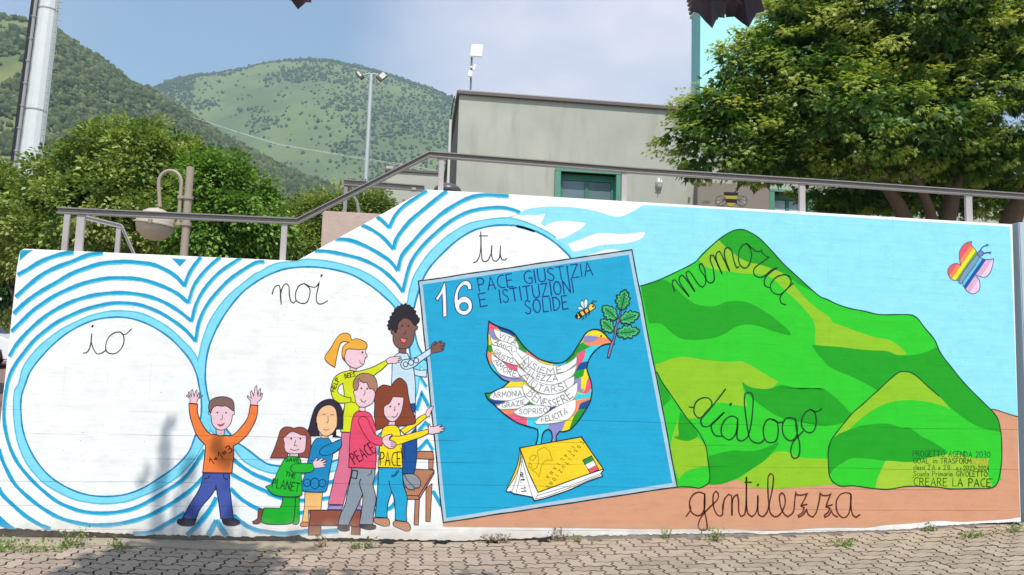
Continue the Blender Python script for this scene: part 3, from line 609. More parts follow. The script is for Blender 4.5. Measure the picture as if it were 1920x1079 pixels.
pt = [(M("118,92 240,150 250,195 195,195 185,210 118,215"), RED), (M("118,215 185,212 200,270 240,340 170,330 135,290 112,250"), LAV), (M("110,255 140,300 170,400 150,412 105,410"), YEL), (M("105,412 150,415 165,490 145,515 100,500"), GRN), (M("98,500 145,515 152,600 170,660 130,660 92,570"), ORA),
 (M("135,665 172,665 205,720 255,790 240,815 185,770"), CYN), (M("255,795 320,830 420,855 540,855 620,920 560,905 470,910 390,905 300,860 240,815"), LAV), (M("390,905 480,912 580,922 575,990 470,975 300,1000 340,950"), YEL),
 (M("240,150 300,180 400,215 465,270 470,310 420,280 320,245 245,195"), DBL), (M("465,290 530,350 635,500 610,515 520,460 515,400 480,340"), GRN), (M("635,500 800,600 795,630 690,570 605,515"), ORA), (M("800,602 900,635 985,660 975,690 880,670 795,630"), YEL), (M("985,658 1100,652 1160,625 1145,675 1050,690 975,690"), CYN),
 (M("1165,615 1250,530 1310,430 1380,375 1440,415 1510,425 1430,465 1300,560 1240,620 1150,670"), GRN), (M("1420,262 1480,215 1550,200 1620,215 1680,260 1730,320 1710,325 1600,300 1500,280 1430,285"), YEL), (M("1380,372 1415,295 1450,282 1590,300 1570,340 1480,375 1400,372"), LAV),
 (M("1590,300 1710,322 1750,345 1806,393 1740,395 1650,410 1530,425 1440,415 1385,375 1480,375 1570,340"), ORA), (M("1430,465 1400,600 1370,650 1300,700 1300,560 1310,530"), RED), (M("1510,425 1650,412 1560,480 1500,550 1460,632 1370,645 1400,600 1430,465"), CYN),
 (M("1470,628 1440,730 1290,765 1320,690 1370,648"), DBL), (M("1290,765 1410,735 1390,830 1270,885 1235,845 1260,790"), GRN), (M("1410,735 1440,738 1465,840 1440,900 1360,1010 1365,860 1395,820"), YEL), (M("1270,885 1360,850 1362,1010 1400,1000 1380,1060 1320,1040 1300,920 1235,970"), LAV),
 (M("1465,845 1500,950 1490,1020 1440,1065 1380,1060 1420,1000 1440,900"), RED),
 (N_("1600,220 1602,350 1380,380 1365,375 1410,285 1500,305 1560,280"), CYN), (N_("1602,352 1590,380 1470,430 1440,520 1350,620 1320,610 1390,400"), ORA), (N_("1602,378 1570,460 1530,515 1420,530 1450,440 1520,410"), DBL), (N_("1530,515 1430,690 1300,800 1300,770 1360,620 1430,530"), GRN),
 (N_("1355,615 1330,690 1280,825 1175,840 1215,740 1235,680 1300,645"), YEL), (N_("1235,680 1220,740 1175,840 1110,890 1098,940 1112,1010 1085,1040 1065,1020 1040,1045 1022,1030 1040,960 1042,900 1025,835 965,815 1000,730 1120,712"), LAV),
 (N_("690,645 800,640 900,600 1000,725 950,820 905,880 890,960 875,1045 858,1062 838,1045 815,1060 805,1040 822,980 838,900 835,820 790,795 675,760"), CYN), (N_("370,590 480,590 680,650 675,760 550,720 450,660"), RED), (N_("275,520 400,520 530,530 500,590 370,590"), ORA), (N_("205,455 270,450 240,490 280,515 250,500"), (250, 130, 120)),
 (N_("110,370 200,385 380,400 300,440 205,455"), DBL), (N_("75,290 190,285 130,345 150,378 105,365"), GRN), (N_("700,420 760,430 860,465 760,465 660,462"), GRN), (N_("1010,490 1110,490 1040,540 960,575 1000,520"), DBL), (M("285,622 400,670 510,690 500,770 400,730 330,680"), RED)]
for p, c in pt: a.fill(p, c, sharp=50)
a.line(body, DK, 2.3, True, sharp=50)
TG = (150, 146, 152)
fe = [M("190,190 230,215 330,245 430,290 480,350 520,420 520,470 480,440 400,390 270,345 215,290 190,230"), M("140,300 200,345 300,360 400,395 480,440 530,520 430,560 380,490 250,430 165,395"), M("155,405 200,420 330,460 420,540 500,660 510,690 400,660 280,610 200,540 165,470"), M("150,515 200,570 285,625 400,730 500,770 530,830 545,850 420,850 320,825 255,790 195,700 155,620"),
      M("490,445 560,490 690,565 800,635 900,675 1050,690 1150,670 1240,620 1305,568 1290,660 1180,750 1050,800 900,805 760,770 640,690 540,570 490,500"), M("430,505 490,500 560,590 680,715 800,780 950,810 1100,790 1230,730 1305,675 1270,790 1210,850 1080,920 950,950 820,925 700,850 600,760 510,650 440,570"),
      M("500,700 560,740 660,815 760,895 900,945 1050,935 1200,860 1270,830 1260,930 1200,990 1080,1050 950,1080 800,1050 680,970 590,870 510,780"), N_("625,150 700,190 780,260 900,305 1050,310 1200,270 1320,190 1410,130 1400,260 1350,370 1240,440 1080,485 900,480 740,430 650,320 615,220"),
      N_("135,345 180,290 300,225 420,205 540,200 610,215 640,330 520,370 430,395 300,395 180,380"), N_("240,480 330,430 440,395 640,335 715,400 650,460 540,510 400,520 290,520"), N_("475,565 560,510 680,465 860,465 1020,495 960,570 850,630 700,640 560,615"), N_("790,700 860,640 1000,555 1120,480 1330,390 1385,380 1375,520 1320,620 1240,680 1100,715 900,735 810,735")]
for p in fe: a.fill(p, WHITE, TG, 1.1, sharp=55)
tx = [('VITA', M("245,310"), M("470,415"), 11, 0), ('AMICI', M("190,385"), M("425,495"), 9, 3), ('GIUSTO', M("185,500"), M("440,655"), 9.5, 4), ('AMORE', M("180,630"), M("475,840"), 11, 5), ('INSIEME', M("560,590"), M("1110,775"), 11, 14), ('BELLEZZA', M("525,690"), M("1050,895"), 11, 11), ('AIUTARSI', M("560,830"), M("1180,985"), 12, 19),
      ('BENESSERE', N_("670,310"), N_("1345,335"), 14, 21), ('ARMONIA', N_("195,355"), N_("600,325"), 10.5, 0), ('GRAZIE', N_("320,500"), N_("655,445"), 9.5, 1), ('SOPRISO', N_("565,592"), N_("975,570"), 10.5, 1), ('FELICITA`', N_("890,705"), N_("1290,570"), 11, 3)]
for t, p, q, h, sg in tx: a.text(t, *p[0], *q[0], h * .92, (112, 106, 118), 1.15, sag=-sg * -1)
a.ell(*M("1632,290")[0], 1.7, 1.7, DK)
a.done()
a = Art('painted_branch', poster, label='oak twig with five green lobed leaves in the beak of the dove')
a.fill(O("565,1005 600,850 640,760 660,680 655,655 668,600 690,540 685,505 715,490 735,380 752,380 745,480 740,510 715,545 695,610 690,655 685,690 660,790 625,900 595,1010 580,1018"), (136, 124, 178), DK, 1.5, sharp=70)
def leaf(stem, tip, wd, side=1):
    s0, t0 = Vector(stem), Vector(tip); d = t0 - s0; n = Vector((-d.y, d.x)).normalized()
    prof = [(0, .1), (.04, .45), (.14, .72), (.22, .50), (.28, .92), (.40, 1.04), (.45, .62), (.52, .95), (.64, .98), (.68, .50), (.76, .62), (.87, .55), (.88, .3), (.95, .28)]
    L1 = [s0 + d * u + n * wd * v * random.uniform(.9, 1.1) for u, v in prof]; L2 = [s0 + d * u - n * wd * v * random.uniform(.9, 1.1) for u, v in prof]
    o_ = L1 + [t0] + L2[::-1]
    a.fill(o_, (40, 160, 86), DK, 1.6, sharp=150)
    inn = [s0.lerp(t0, .5) + (p - s0.lerp(t0, .5)) * .74 for p in o_]; a.line(inn, (110, 214, 134), 1.2, True, sharp=150)
    a.line([s0, s0 + d * .45 + n * wd * .06, s0 + d * .8], DK, 1.4)
leaf(O("750,368")[0], O("808,92")[0], 13.5); leaf(O("690,492")[0], O("498,318")[0], 12.5); leaf(O("735,515")[0], O("1003,425")[0], 12); leaf(O("645,655")[0], O("475,500")[0], 11.5); leaf(O("690,685")[0], O("1003,650")[0], 12.5)
a.done()
a = Art('painted_bee', poster, label='small striped bee flying beside the oak twig')
for p in ("245,365 180,370 165,340 190,322 230,340 255,360", "262,360 215,320 202,270 225,240 255,270 268,330", "262,350 250,290 258,235 280,215 302,240 300,300 280,345"): a.fill(O(p), (214, 244, 252), DK, 1.3)
bb = O("130,460 160,415 220,385 280,355 310,340 320,300 350,285 385,300 408,335 385,360 350,382 300,405 250,440 200,480 155,490")
a.fill(bb, (252, 212, 104)); 
for p in ("130,460 160,425 175,450 165,488 145,485", "165,415 195,400 230,450 215,472 195,475", "230,380 258,368 280,415 262,430", "296,350 312,345 332,385 315,398"): a.fill(O(p), (56, 22, 22), smooth=False)
a.line(bb, DK, 1.5, True, sharp=70)
for p in ("345,285 385,235", "362,285 400,255 422,252", "225,475 228,505", "240,465 252,500", "270,440 278,475", "285,430 288,455", "312,400 315,440", "326,395 328,425"): a.line(O(p), DK, 1.3)
a.ell(*O("372,322")[0], 1.9, 1.9, DK); a.done()
a = Art('painted_book', poster, label='yellow book with map and small tricolour flag standing under the dove')
a.fill(LL("718,370 712,440 690,520 622,668 640,675 655,670 675,685 730,695 805,710 820,735 900,715 1060,660 1180,605 1290,565 1280,545 1296,522 1145,293"), WHITE, DK, 2, sharp=40)
a.fill(LL("718,370 1142,294 1296,516 1180,555 845,677 780,540 740,430"), (250, 214, 40), DK, 2, sharp=25)
a.fill(LL("716,372 712,440 690,520 625,660 640,640 690,560 722,470 722,400"), (250, 214, 40), DK, 1.2, sharp=60)
for p in ("725,400 740,480 800,690 815,725", "728,400 700,560 660,680", "735,430 720,560 690,690", "845,677 840,700 1080,625 1290,540", "840,700 825,722 900,705 1100,630 1280,555"): a.line(LL(p), (90, 84, 84), 1.0)
for p in ("845,385 890,365 925,395 935,430 945,455 900,455 870,490 860,530 852,572 835,545 800,525 830,510 845,480 850,440 840,410", "785,440 810,418 832,425 820,450 795,458", "782,470 802,490 800,512 780,500"): a.line(LL(p), (176, 150, 20), 1.3, True)
for p, c in (("1152,455 1214,424 1228,458 1166,488", (34, 148, 70)), ("1166,488 1228,458 1243,490 1184,518", WHITE), ("1184,518 1243,490 1264,520 1206,545", (236, 90, 110))): a.fill(LL(p), c, smooth=False)
a.line(LL("1152,455 1214,424 1264,520 1206,545"), DK, 1.2, True, False)
BRN = (130, 104, 20)
def rot_text(t, p, q, h, ang):
    p, q = Vector(p[0]), Vector(q[0])
    for k, ch in enumerate(t):
        c = p.lerp(q, k / (len(t) - 1)); dx, dy = math.cos(R(ang)), math.sin(R(ang))
        a.text(ch, c.x, c.y, c.x + dx * h * .55, c.y + dy * h * .55, h, BRN, 1.1)
rot_text('COSTITUZIONE', LL("1142,322"), LL("905,632"), 6.5, 120); rot_text('ITALIANA', LL("1078,352"), LL("905,560"), 6.5, 120)
a.text('art. 11', *LL("722,540")[0], *LL("728,672")[0], 9, DK, 1.6)
a.done()

# --- butterfly
a = Art('painted_butterfly', wall, label='small rainbow and pastel striped butterfly on the pale blue paint')
lw = X("660,340 640,285 610,245 580,205 588,168 530,180 470,225 430,290 420,370 440,490 390,465 330,475 280,520 265,575 285,640 330,685 380,695 420,690 470,590 560,460")
rw = X("695,378 740,400 800,412 885,400 870,490 840,580 790,640 740,650 690,635 645,625 690,690 700,760 690,820 640,865 590,872 530,840 485,780 465,720 520,630 600,520")
def stripes(poly, p0, dirv, cuts, cols):
    D_ = Vector(dirv).normalized(); p0 = Vector(p0[0]); c = curve(poly, True)
    for (lo, hi), col in zip(zip(cuts, cuts[1:]), cols):
        q = cliphp(cliphp(c, D_.x, D_.y, D_.dot(p0) + hi), -D_.x, -D_.y, -(D_.dot(p0) + lo))
        if len(q) > 2: a.fill(q, col, smooth=False)
stripes(lw, X("430,690"), (-.82, -.57), [-30, 7, 14, 21, 60], [(104, 180, 52), (254, 230, 40), (252, 146, 84), (236, 92, 108)])
stripes(rw, X("465,720"), (.82, .57), [-20, 5.5, 12, 22, 60], [(108, 196, 236), (14, 86, 158), (224, 178, 212), (252, 212, 236)])
GP = (84, 90, 130); a.line(lw, GP, 1.5, True, sharp=70); a.line(rw, GP, 1.5, True, sharp=70)
a.fill(X("660,340 695,375 640,470 560,580 490,680 440,740 415,725 420,680 480,570 570,450"), (124, 160, 192), GP, 1.5)
a.ell(*X("708,328")[0], 5.4, 5.2, (118, 140, 190), GP, 1.5)
for p in ("700,290 740,240 790,220", "745,330 790,318 830,318"): a.line(X(p), GP, 2.4)
a.ell(*X("797,215")[0], 2.2, 1.6, (118, 140, 190), GP, 1.2); a.ell(*X("834,318")[0], 2.2, 1.6, (118, 140, 190), GP, 1.2)
for p in ("700,312", "722,325"): a.ell(*X(p)[0], .7, .7, GP)
a.done()
# --- painted children
PINK = (246, 206, 216); MIR = (120, 24, 48)
def face(a, eyes, nose, mouth, col=OL, r=1.7, mw=1.3):
    for e in eyes: a.ell(e[0], e[1], r * .85, r, (58, 20, 34))
    a.line(nose, col, 1.2); a.line(mouth, col, mw)
# boy in orange
a = Art('painted_child', wall, label='painted boy in orange sweater with both arms raised')
a.fill(Cc("200,130 204,105 180,85 182,75 205,92 190,65 196,55 215,90 208,50 220,38 230,88 240,50 250,40 250,92 262,60 270,62 262,95 285,76 288,84 255,105 250,135"), PINK, OL, 1.3, sharp=80)
a.fill(Cc("612,142 610,115 588,90 592,80 618,100 608,60 618,45 632,85 640,25 652,12 660,85 668,40 680,32 674,88 685,62 692,66 680,105 660,122 655,145"), PINK, OL, 1.3, sharp=80)
a.fill(Cc("378,300 380,342 400,352 432,348 438,300"), PINK, OL, 1.3, smooth=False)
a.fill(Cc("310,602 375,600 470,602 470,700 480,780 495,905 460,912 410,910 400,830 380,700 340,760 280,830 240,912 190,912 150,905 210,800 260,720 285,650 290,600"), (74, 92, 172), OL, 1.8, sharp=50)
a.line(Cc("378,680 375,700 376,715"), OL, 1.6); a.line(Cc("335,615 325,635 300,640"), OL, 1.6); a.line(Cc("428,612 432,635 452,645"), OL, 1.6)
a.fill(Cc("195,133 253,138 255,200 290,280 335,335 380,342 400,352 432,348 490,345 540,300 590,230 610,142 662,146 650,230 600,330 540,390 495,420 495,500 485,602 400,600 288,598 300,500 308,415 250,350 215,260 200,200"), (250, 132, 62), OL, 1.8, sharp=45)
a.fill(Cc("340,180 328,185 330,205 345,215 350,265 375,300 410,312 450,300 480,260 490,210 502,205 502,185 490,180 470,130 410,115 355,140"), PINK, OL, 1.4)
a.fill(Cc("340,202 328,160 340,115 380,92 440,88 485,105 500,140 500,182 488,178 465,160 440,148 420,152 380,148 355,165"), (134, 104, 96), OL, 1.5, sharp=80)
face(a, Cc("387,194 446,196"), Cc("420,212 422,235 408,242"), Cc("388,272 400,285 425,278 436,264"), mw=1.2); a.fill(Cc("388,272 410,276 436,264 425,280 402,287"), (236, 96, 120), MIR, 1)
a.text('1+1=3', *Cc("352,548")[0], *Cc("492,452")[0], 13, (140, 18, 18), 2.2)
a.fill(Cc("148,910 120,915 115,935 140,955 200,960 230,950 245,912"), (34, 34, 66), OL, 1.5); a.fill(Cc("418,912 430,912 500,908 540,925 538,945 500,957 450,955 425,940"), (34, 34, 66), OL, 1.5)
a.done()
# tall child with curly black hair, on the chair
a = Art('painted_chair', wall, label='brown wooden chair painted beside the tilted poster')
CB = (190, 128, 96)
a.fill(I("1460,130 1515,130 1510,240 1460,235"), CB, OL, 1.4, smooth=False)
a.fill(I("1330,38 1508,38 1520,130 1325,122"), CB, OL, 1.6, smooth=False)
a.fill(I("1430,455 1500,400 1478,830 1428,828"), CB, OL, 1.5, smooth=False); a.fill(I("1308,575 1358,575 1345,870 1296,865"), CB, OL, 1.5, smooth=False)
a.fill(I("1315,240 1522,250 1522,290 1355,580 1215,580 1190,530 1200,290"), CB, OL, 1.6, smooth=False)
a.line(I("1210,535 1350,540 1522,260"), OL, 1.6, smooth=False); a.line(I("1350,540 1355,578"), OL, 1.6)
a.done()
a = Art('painted_child', wall, label='painted tall child with curly black hair and pale blue top')
SK = (132, 92, 82)
a.fill(G("585,655 640,668 690,664 692,722 650,720 595,708"), (206, 230, 244), OL, 1.4, sharp=30)
a.fill(I("1165,230 1170,140 1165,0 1325,-90 1330,60 1310,240 1295,290 1170,290") , (22, 84, 156), OL, 1.6, sharp=40)
a.fill(G("560,935 600,935 600,1010 570,1000"), (22, 84, 156), OL, 1.4, smooth=False); a.fill(I("1165,-60 1320,-240 1328,0 1165,0"), (22, 84, 156), smooth=False)
a.line(H("1005,430 1008,600 1022,800 1028,990"), OL, 1.6); a.line(H("880,920 885,1079"), OL, 1.4)
a.fill(I("1175,295 1215,300 1260,380 1305,440 1300,470 1250,470 1200,430 1172,350"), (146, 152, 162), OL, 1.4); a.fill(I("1190,295 1290,295 1350,340 1372,400 1355,445 1310,450 1240,385 1200,330"), (146, 152, 162), OL, 1.4)
a.fill(G("405,800 410,700 412,620 425,560 465,528 500,532 535,530 555,580 580,640 592,700 600,800 600,935 560,940 500,860 430,800"), (206, 230, 244), OL, 1.5, sharp=60)
a.fill(G("465,485 465,525 500,532 525,525 525,485"), SK, OL, 1.3, smooth=False)
a.fill(G("500,585 560,575 620,555 680,515 725,485 725,535 680,570 640,600 590,640 530,660 495,650 480,620"), (206, 230, 244), OL, 1.5, sharp=65)
for p, r1 in (("520,620", 4.4), ("565,605", 5), ("607,588", 4.5)): a.ell(*G(p)[0], r1, r1 * 1.05, None, (30, 40, 90), 1.6)
a.fill(G("725,485 740,450 765,432 768,445 750,470 790,432 815,430 800,450 835,445 838,458 805,475 836,470 832,485 800,495 830,498 822,510 790,520 725,532"), SK, OL, 1.2, sharp=70)
a.fill(G("430,270 415,340 400,350 405,372 418,378 420,430 440,470 470,490 530,490 565,465 585,420 595,345 615,335 620,315 605,305 580,270 500,240"), SK, OL, 1.5)
hair = G("455,335 440,340 415,345 400,335 392,345 378,335 382,318 370,305 385,290 378,272 398,255 392,235 412,225 408,205 428,195 428,175 445,165 455,148 475,150 485,132 505,140 520,125 535,140 555,140 562,155 580,160 588,178 605,190 600,212 618,225 620,240 634,245 632,270 615,290 600,308 580,290 560,262 520,245 490,255 465,280 455,310")
a.fill(hair, (42, 38, 46), (20, 18, 26), 1.3, sharp=120); a.fill(G("428,340 450,340 448,365 435,368 425,355"), (60, 24, 22))
face(a, G("491,307 543,310"), G("520,350 520,370 502,378"), G("478,408 500,410 530,412"), r=1.9); a.fill(G("475,405 500,410 530,415 520,440 500,450 485,435"), (250, 120, 130), OL, 1.1)
a.done()
# girl with pony tail
a = Art('painted_child', wall, label='painted girl with blond pony tail in a lime top and pink trousers')
LIME = (222, 232, 28)
a.fill(H("135,765 232,768 235,900 225,1100") + I("600,230 520,560 500,640 330,635 400,330 440,180 460,0"), (226, 118, 148), OL, 1.5, sharp=45)
a.fill(I("335,650 500,645 480,695 325,692"), (166, 148, 206), OL, 1.4, smooth=False); a.fill(I("700,540 690,650 710,690 640,690 650,650 690,560"), (196, 130, 184), OL, 1.2, smooth=False); a.fill(I("650,650 705,655 712,695 635,695"), (166, 148, 206), OL, 1.2, smooth=False)
a.fill(Ff("430,575 435,608 480,612 495,585"), PINK, OL, 1.2, smooth=False)
a.fill(Ff("440,840 475,835 490,870 440,872"), PINK, OL, 1.2, smooth=False)
a.fill(Ff("735,520 760,500 800,492 850,488 865,495 840,505 868,510 862,520 838,522 850,538 830,540 820,550 790,546 750,550"), PINK, OL, 1.2, sharp=70)
a.fill(Ff("430,608 480,615 540,605 620,580 680,550 735,522 750,552 700,600 630,655 600,720 560,900 480,1000 400,1110 360,1110 375,960 395,880 340,880 295,850 272,780 280,720 300,670 350,630"), LIME, OL, 1.6, sharp=60)
a.fill(H("170,420 330,400 420,440 330,620 232,768 118,762 150,560"), LIME, OL, 1.5, sharp=45); a.fill(Ff("385,760 480,760 500,900 420,990 395,940 390,885"), LIME, smooth=False)
a.line(Ff("392,882 440,872 475,880"), OL, 1.4)
a.fill(Ff("372,715 345,735 330,765 338,800 385,825 382,780"), WHITE, OL, 1.4, sharp=60); a.line(Ff("382,825 440,838 442,870"), OL, 1.4, smooth=False)
a.fill(Ff("395,430 385,480 395,530 430,570 480,588 520,575 550,550 562,500 578,490 575,475 562,450 565,425 480,410"), PINK, OL, 1.3, sharp=75)
a.fill(Ff("450,352 480,338 530,350 570,375 578,400 565,425 500,430 420,425 400,435 392,470 380,500 390,530 370,500 365,450 380,400 425,370 390,362 355,375 330,450 305,580 250,545 220,505 225,480 270,420 310,350 350,305 395,292 430,305"), (246, 178, 62), (120, 74, 40), 1.6, sharp=95)
a.ell(*Ff("538,454")[0], 1.6, 2, (58, 20, 34)); a.line(Ff("515,520 520,545 538,552"), OL, 1.2)
a.text('HELP', *Ff("300,788")[0], *Ff("345,680")[0], 7.5, (60, 60, 30), 1.5); a.text('BEES', *Ff("392,672")[0], *Ff("478,655")[0], 8, (60, 60, 30), 1.5)
a.done()
# girl with black hair
a = Art('painted_child', wall, label='painted girl with long black hair in a blue dress')
a.fill(E("525,665 680,665 665,830 555,830 555,935 498,935 520,800"), (250, 196, 124), OL, 1.4, smooth=False)
a.fill(E("498,935 555,940 560,970 500,975 482,965"), (240, 128, 84), OL, 1.4, sharp=80)
a.fill(Ff("90,1079 110,1000 140,920 200,865 270,848 330,875 365,930 375,1000 372,1100 150,1100") + E("845,190 770,185 800,120 700,60 640,120 655,175 530,180"), (50, 42, 54), OL, 1.5, sharp=45)
a.fill(E("665,170 665,195 700,200 728,195 728,170"), (250, 200, 150), OL, 1.2, smooth=False)
a.fill(E("720,270 800,220 845,205 840,280 760,340 690,348 650,335 660,305"), (22, 140, 194), NAVY, 1.5)
a.fill(E("620,205 665,195 700,200 728,195 760,240 770,330 760,400 740,500 715,650 660,670 540,665 500,650 495,600 530,500 560,350 590,250"), (22, 140, 194), OL, 1.5, sharp=70)
a.fill(E("845,205 760,240 700,265 655,305 655,335 690,348 760,335 840,275"), (22, 140, 194), NAVY, 1.5, sharp=100)
for c_, rx in (("543,588", 6.6), ("612,594", 8), ("678,592", 6.8)): a.ell(*E(c_)[0], rx, rx * (1.25 if rx == 8 else 1.05), None, NAVY, 1.5)
a.fill(Ff("155,1079 150,1010 175,940 220,905 270,900 310,930 325,1000 322,1079") + E("800,100 770,150 720,178 680,170 640,120 630,60"), (250, 200, 150), OL, 1.3)
a.line(Ff("203,975 226,976"), OL, 1.2); a.line(Ff("272,980 294,980"), OL, 1.2); a.line(Ff("247,995 248,1040 235,1050"), OL, 1.2); a.line(E("688,117 710,127 735,118"), OL, 1.2)
a.done()
# kneeling girl in green
a = Art('painted_child', wall, label='painted kneeling girl in green clothes at the left of the group')
GR = (24, 176, 44)
a.fill(E("435,720 475,712 475,900 470,945 450,957 415,950 430,900"), GR, OL, 1.4, sharp=70)
a.fill(E("160,820 120,815 110,850 108,900 85,920 62,930 70,950 110,952 140,930 150,880"), (128, 76, 70), OL, 1.3)
a.fill(E("330,700 440,712 438,800 425,910 400,945 340,955 220,955 145,940 140,900 165,810 240,810 305,812 325,760"), GR, OL, 1.6, sharp=50)
a.fill(E("220,370 260,280 290,190 310,130 350,98 400,100 430,108 480,98 530,115 570,170 578,260 560,368 470,360 460,300 380,300 370,370"), (152, 80, 62), OL, 1.5, sharp=75)
a.fill(E("400,330 385,355 470,360 462,330"), PINK, OL, 1.1, smooth=False)
a.fill(E("348,188 335,190 338,220 345,235 345,290 370,325 420,334 480,330 515,320 530,290 535,180 500,170 420,138 385,150"), PINK, OL, 1.3, sharp=80)
a.fill(E("590,425 600,395 630,365 638,372 630,395 675,370 688,378 665,400 705,382 712,395 680,415 712,408 714,420 685,432 708,438 700,450 665,455 605,462"), PINK, OL, 1.2, sharp=70)
a.fill(E("385,355 470,360 490,400 490,500 498,600 500,690 470,708 350,710 250,690 180,620 240,590 290,480 340,390"), (36, 190, 48), OL, 1.5, sharp=50)
a.fill(E("415,432 460,420 590,418 605,465 575,495 480,500 420,495 398,465"), (36, 190, 48), OL, 1.5, sharp=70)
face(a, E("404,200 484,201"), E("443,215 432,260 452,263"), E("398,292 430,305 472,295"), r=2)
DGN = (14, 62, 30); a.text('SAVE', *E("358,400")[0], *E("470,408")[0], 8.5, DGN, 1.5); a.text('THE', *E("350,525")[0], *E("435,548")[0], 8, DGN, 1.5); a.text('PLANET', *E("235,625")[0], *E("470,668")[0], 16, DGN, 1.7)
a.done()
# low wooden bench
a = Art('painted_bench', wall, label='low brown bench painted at the feet of the children')
a.fill(I("130,700 700,700 685,890 600,890 600,875 120,868"), (150, 84, 64), OL, 1.8, smooth=False)
a.fill(I("115,868 250,872 245,980 108,975"), (150, 84, 64), OL, 2, smooth=False); a.fill(I("598,885 692,888 690,972 592,968"), (150, 84, 64), OL, 2, smooth=False)
a.done()
# girl in yellow
a = Art('painted_child', wall, label='painted girl with long auburn hair in a yellow top marked pace')
YE = (254, 224, 28); TB = (30, 168, 214)
a.fill(H("1015,620 1060,580 1130,550 1145,590 1100,625 1020,690 880,790 830,740"), YE, OL, 1.4, sharp=60)
a.fill(H("1130,550 1150,500 1195,460 1220,455 1222,470 1195,520 1180,575 1145,588"), PINK, OL, 1.2, sharp=80)
a.fill(I("850,785 905,790 1000,790 1025,850 1020,870 980,882 920,872 850,835"), (198, 140, 108), OL, 1.6, sharp=100)
a.fill(I("1085,820 1060,840 1062,870 1100,895 1150,915 1190,935 1240,935 1258,910 1250,870 1210,830"), (198, 140, 108), OL, 1.6)
a.fill(I("900,222 1165,228 1175,400 1220,560 1210,700 1215,828 1150,822 1085,810 1085,700 1070,560 1045,490 1010,600 995,700 995,785 860,780 875,600 885,480"), TB, OL, 1.8, sharp=45)
a.line(I("1015,372 1025,430 1045,490"), OL, 1.6); a.line(I("1048,330 1090,310 1125,255"), (20, 40, 100), 2); a.line(I("1045,312 1080,300 1108,255"), (20, 40, 100), 1.6)
a.fill(H("520,755 535,700 520,560 525,450 520,330 560,250 620,205 680,210 718,225 760,160 820,120 870,150 905,200 925,330 960,480 1000,580 1015,640 990,670 860,690 780,690 690,690 620,715"), (142, 68, 44), OL, 1.6, sharp=70)
a.fill(H("700,640 680,685 740,690 765,685 768,640"), PINK, OL, 1.1, smooth=False)
a.fill(H("740,345 870,352 862,440 840,530 800,600 750,640 690,625 640,560 632,490 640,455 700,420"), PINK, OL, 1.3, sharp=60)
a.fill(H("620,715 680,688 740,682 790,695 820,740 835,800 850,880 852,950 858,1100 580,1100 580,960 600,820") , YE, sharp=60)
a.fill(I("925,0 1150,0 1165,100 1168,225 895,222 905,100"), YE, smooth=False)
a.line(H("858,1079 850,920 835,800 820,740 790,695 740,682 680,688 630,710 600,800 582,960 578,1100"), OL, 1.6); a.line(I("905,40 898,130 892,218 1168,226 1162,100 1150,0"), OL, 1.6, smooth=False)
a.fill(H("730,815 820,812 920,790 1050,755 1160,730 1165,780 1060,830 940,870 840,905 780,920 760,880 700,860"), YE, OL, 1.5, sharp=65)
a.fill(H("1162,730 1165,690 1180,665 1188,700 1230,700 1300,680 1325,682 1290,705 1355,705 1362,718 1310,728 1355,738 1350,750 1300,755 1320,770 1260,778 1215,788 1165,782"), PINK, OL, 1.2, sharp=75)
face(a, H("709,460 812,432"), H("765,462 762,510 752,500"), H("730,578 755,592 785,572 800,540"), r=2)
a.text('PACE', *I("915,195")[0], *I("1145,200")[0], 25, (50, 46, 30), 2.0)
a.done()
# boy in red
a = Art('painted_child', wall, label='painted boy in red sweater marked peace and grey jeans')
a.fill(H("340,470 335,505 370,520 410,515 412,470"), PINK, OL, 1.2, smooth=False)
a.fill(I("440,870 470,868 560,870 570,880 570,925 520,935 460,925 440,905"), (58, 54, 74), OL, 1.4); a.fill(I("685,868 760,868 860,868 870,885 862,905 800,918 740,910 690,890"), (58, 54, 74), OL, 1.4)
a.fill(I("595,225 860,232 855,330 835,410 862,520 868,600 845,720 835,862 680,860 700,750 720,600 720,520 650,680 600,780 560,868 440,865 470,750 520,640 550,500 585,340"), (142, 154, 166), OL, 1.7, sharp=45)
a.line(I("700,350 685,380 690,430 710,490 722,530"), OL, 1.8); a.line(I("605,250 665,262 650,345 590,335"), OL, 2, True, False); a.line(I("820,255 815,290 775,310"), OL, 1.6)
a.fill(H("330,515 370,522 410,516 470,545 500,600 520,660 540,760 545,900 552,1100 222,1100 225,900 240,720 260,600 290,540"), (238, 78, 112), sharp=60)
a.fill(I("575,0 860,0 868,120 865,232 562,218 568,110"), (238, 78, 112), smooth=False)
a.line(H("222,1100 225,900 240,720 260,600 290,540 330,515 370,522 410,516 470,545 500,600 520,660 530,700"), (140, 20, 50), 1.6, sharp=60); a.line(I("575,0 568,110 562,218 865,232 872,120 862,0"), (140, 20, 50), 1.6, smooth=False)
a.fill(H("360,585 400,580 440,610 480,700 540,800 620,835 612,925 540,915 460,870 400,790 345,680 330,620"), (238, 78, 112), (140, 20, 50), 1.6, sharp=60)
a.fill(H("618,835 650,812 690,795 725,788 735,800 700,830 700,860 760,880 780,900 775,930 750,955 700,960 650,930 615,880"), PINK, OL, 1.3, sharp=75)
for p in ("715,892 770,895", "715,915 772,918", "720,938 760,938"): a.line(H(p), OL, 1.1)
a.fill(H("285,270 272,280 280,320 290,340 295,400 330,455 380,470 440,455 500,415 522,360 532,300 540,240 430,150 300,180"), PINK, OL, 1.3)
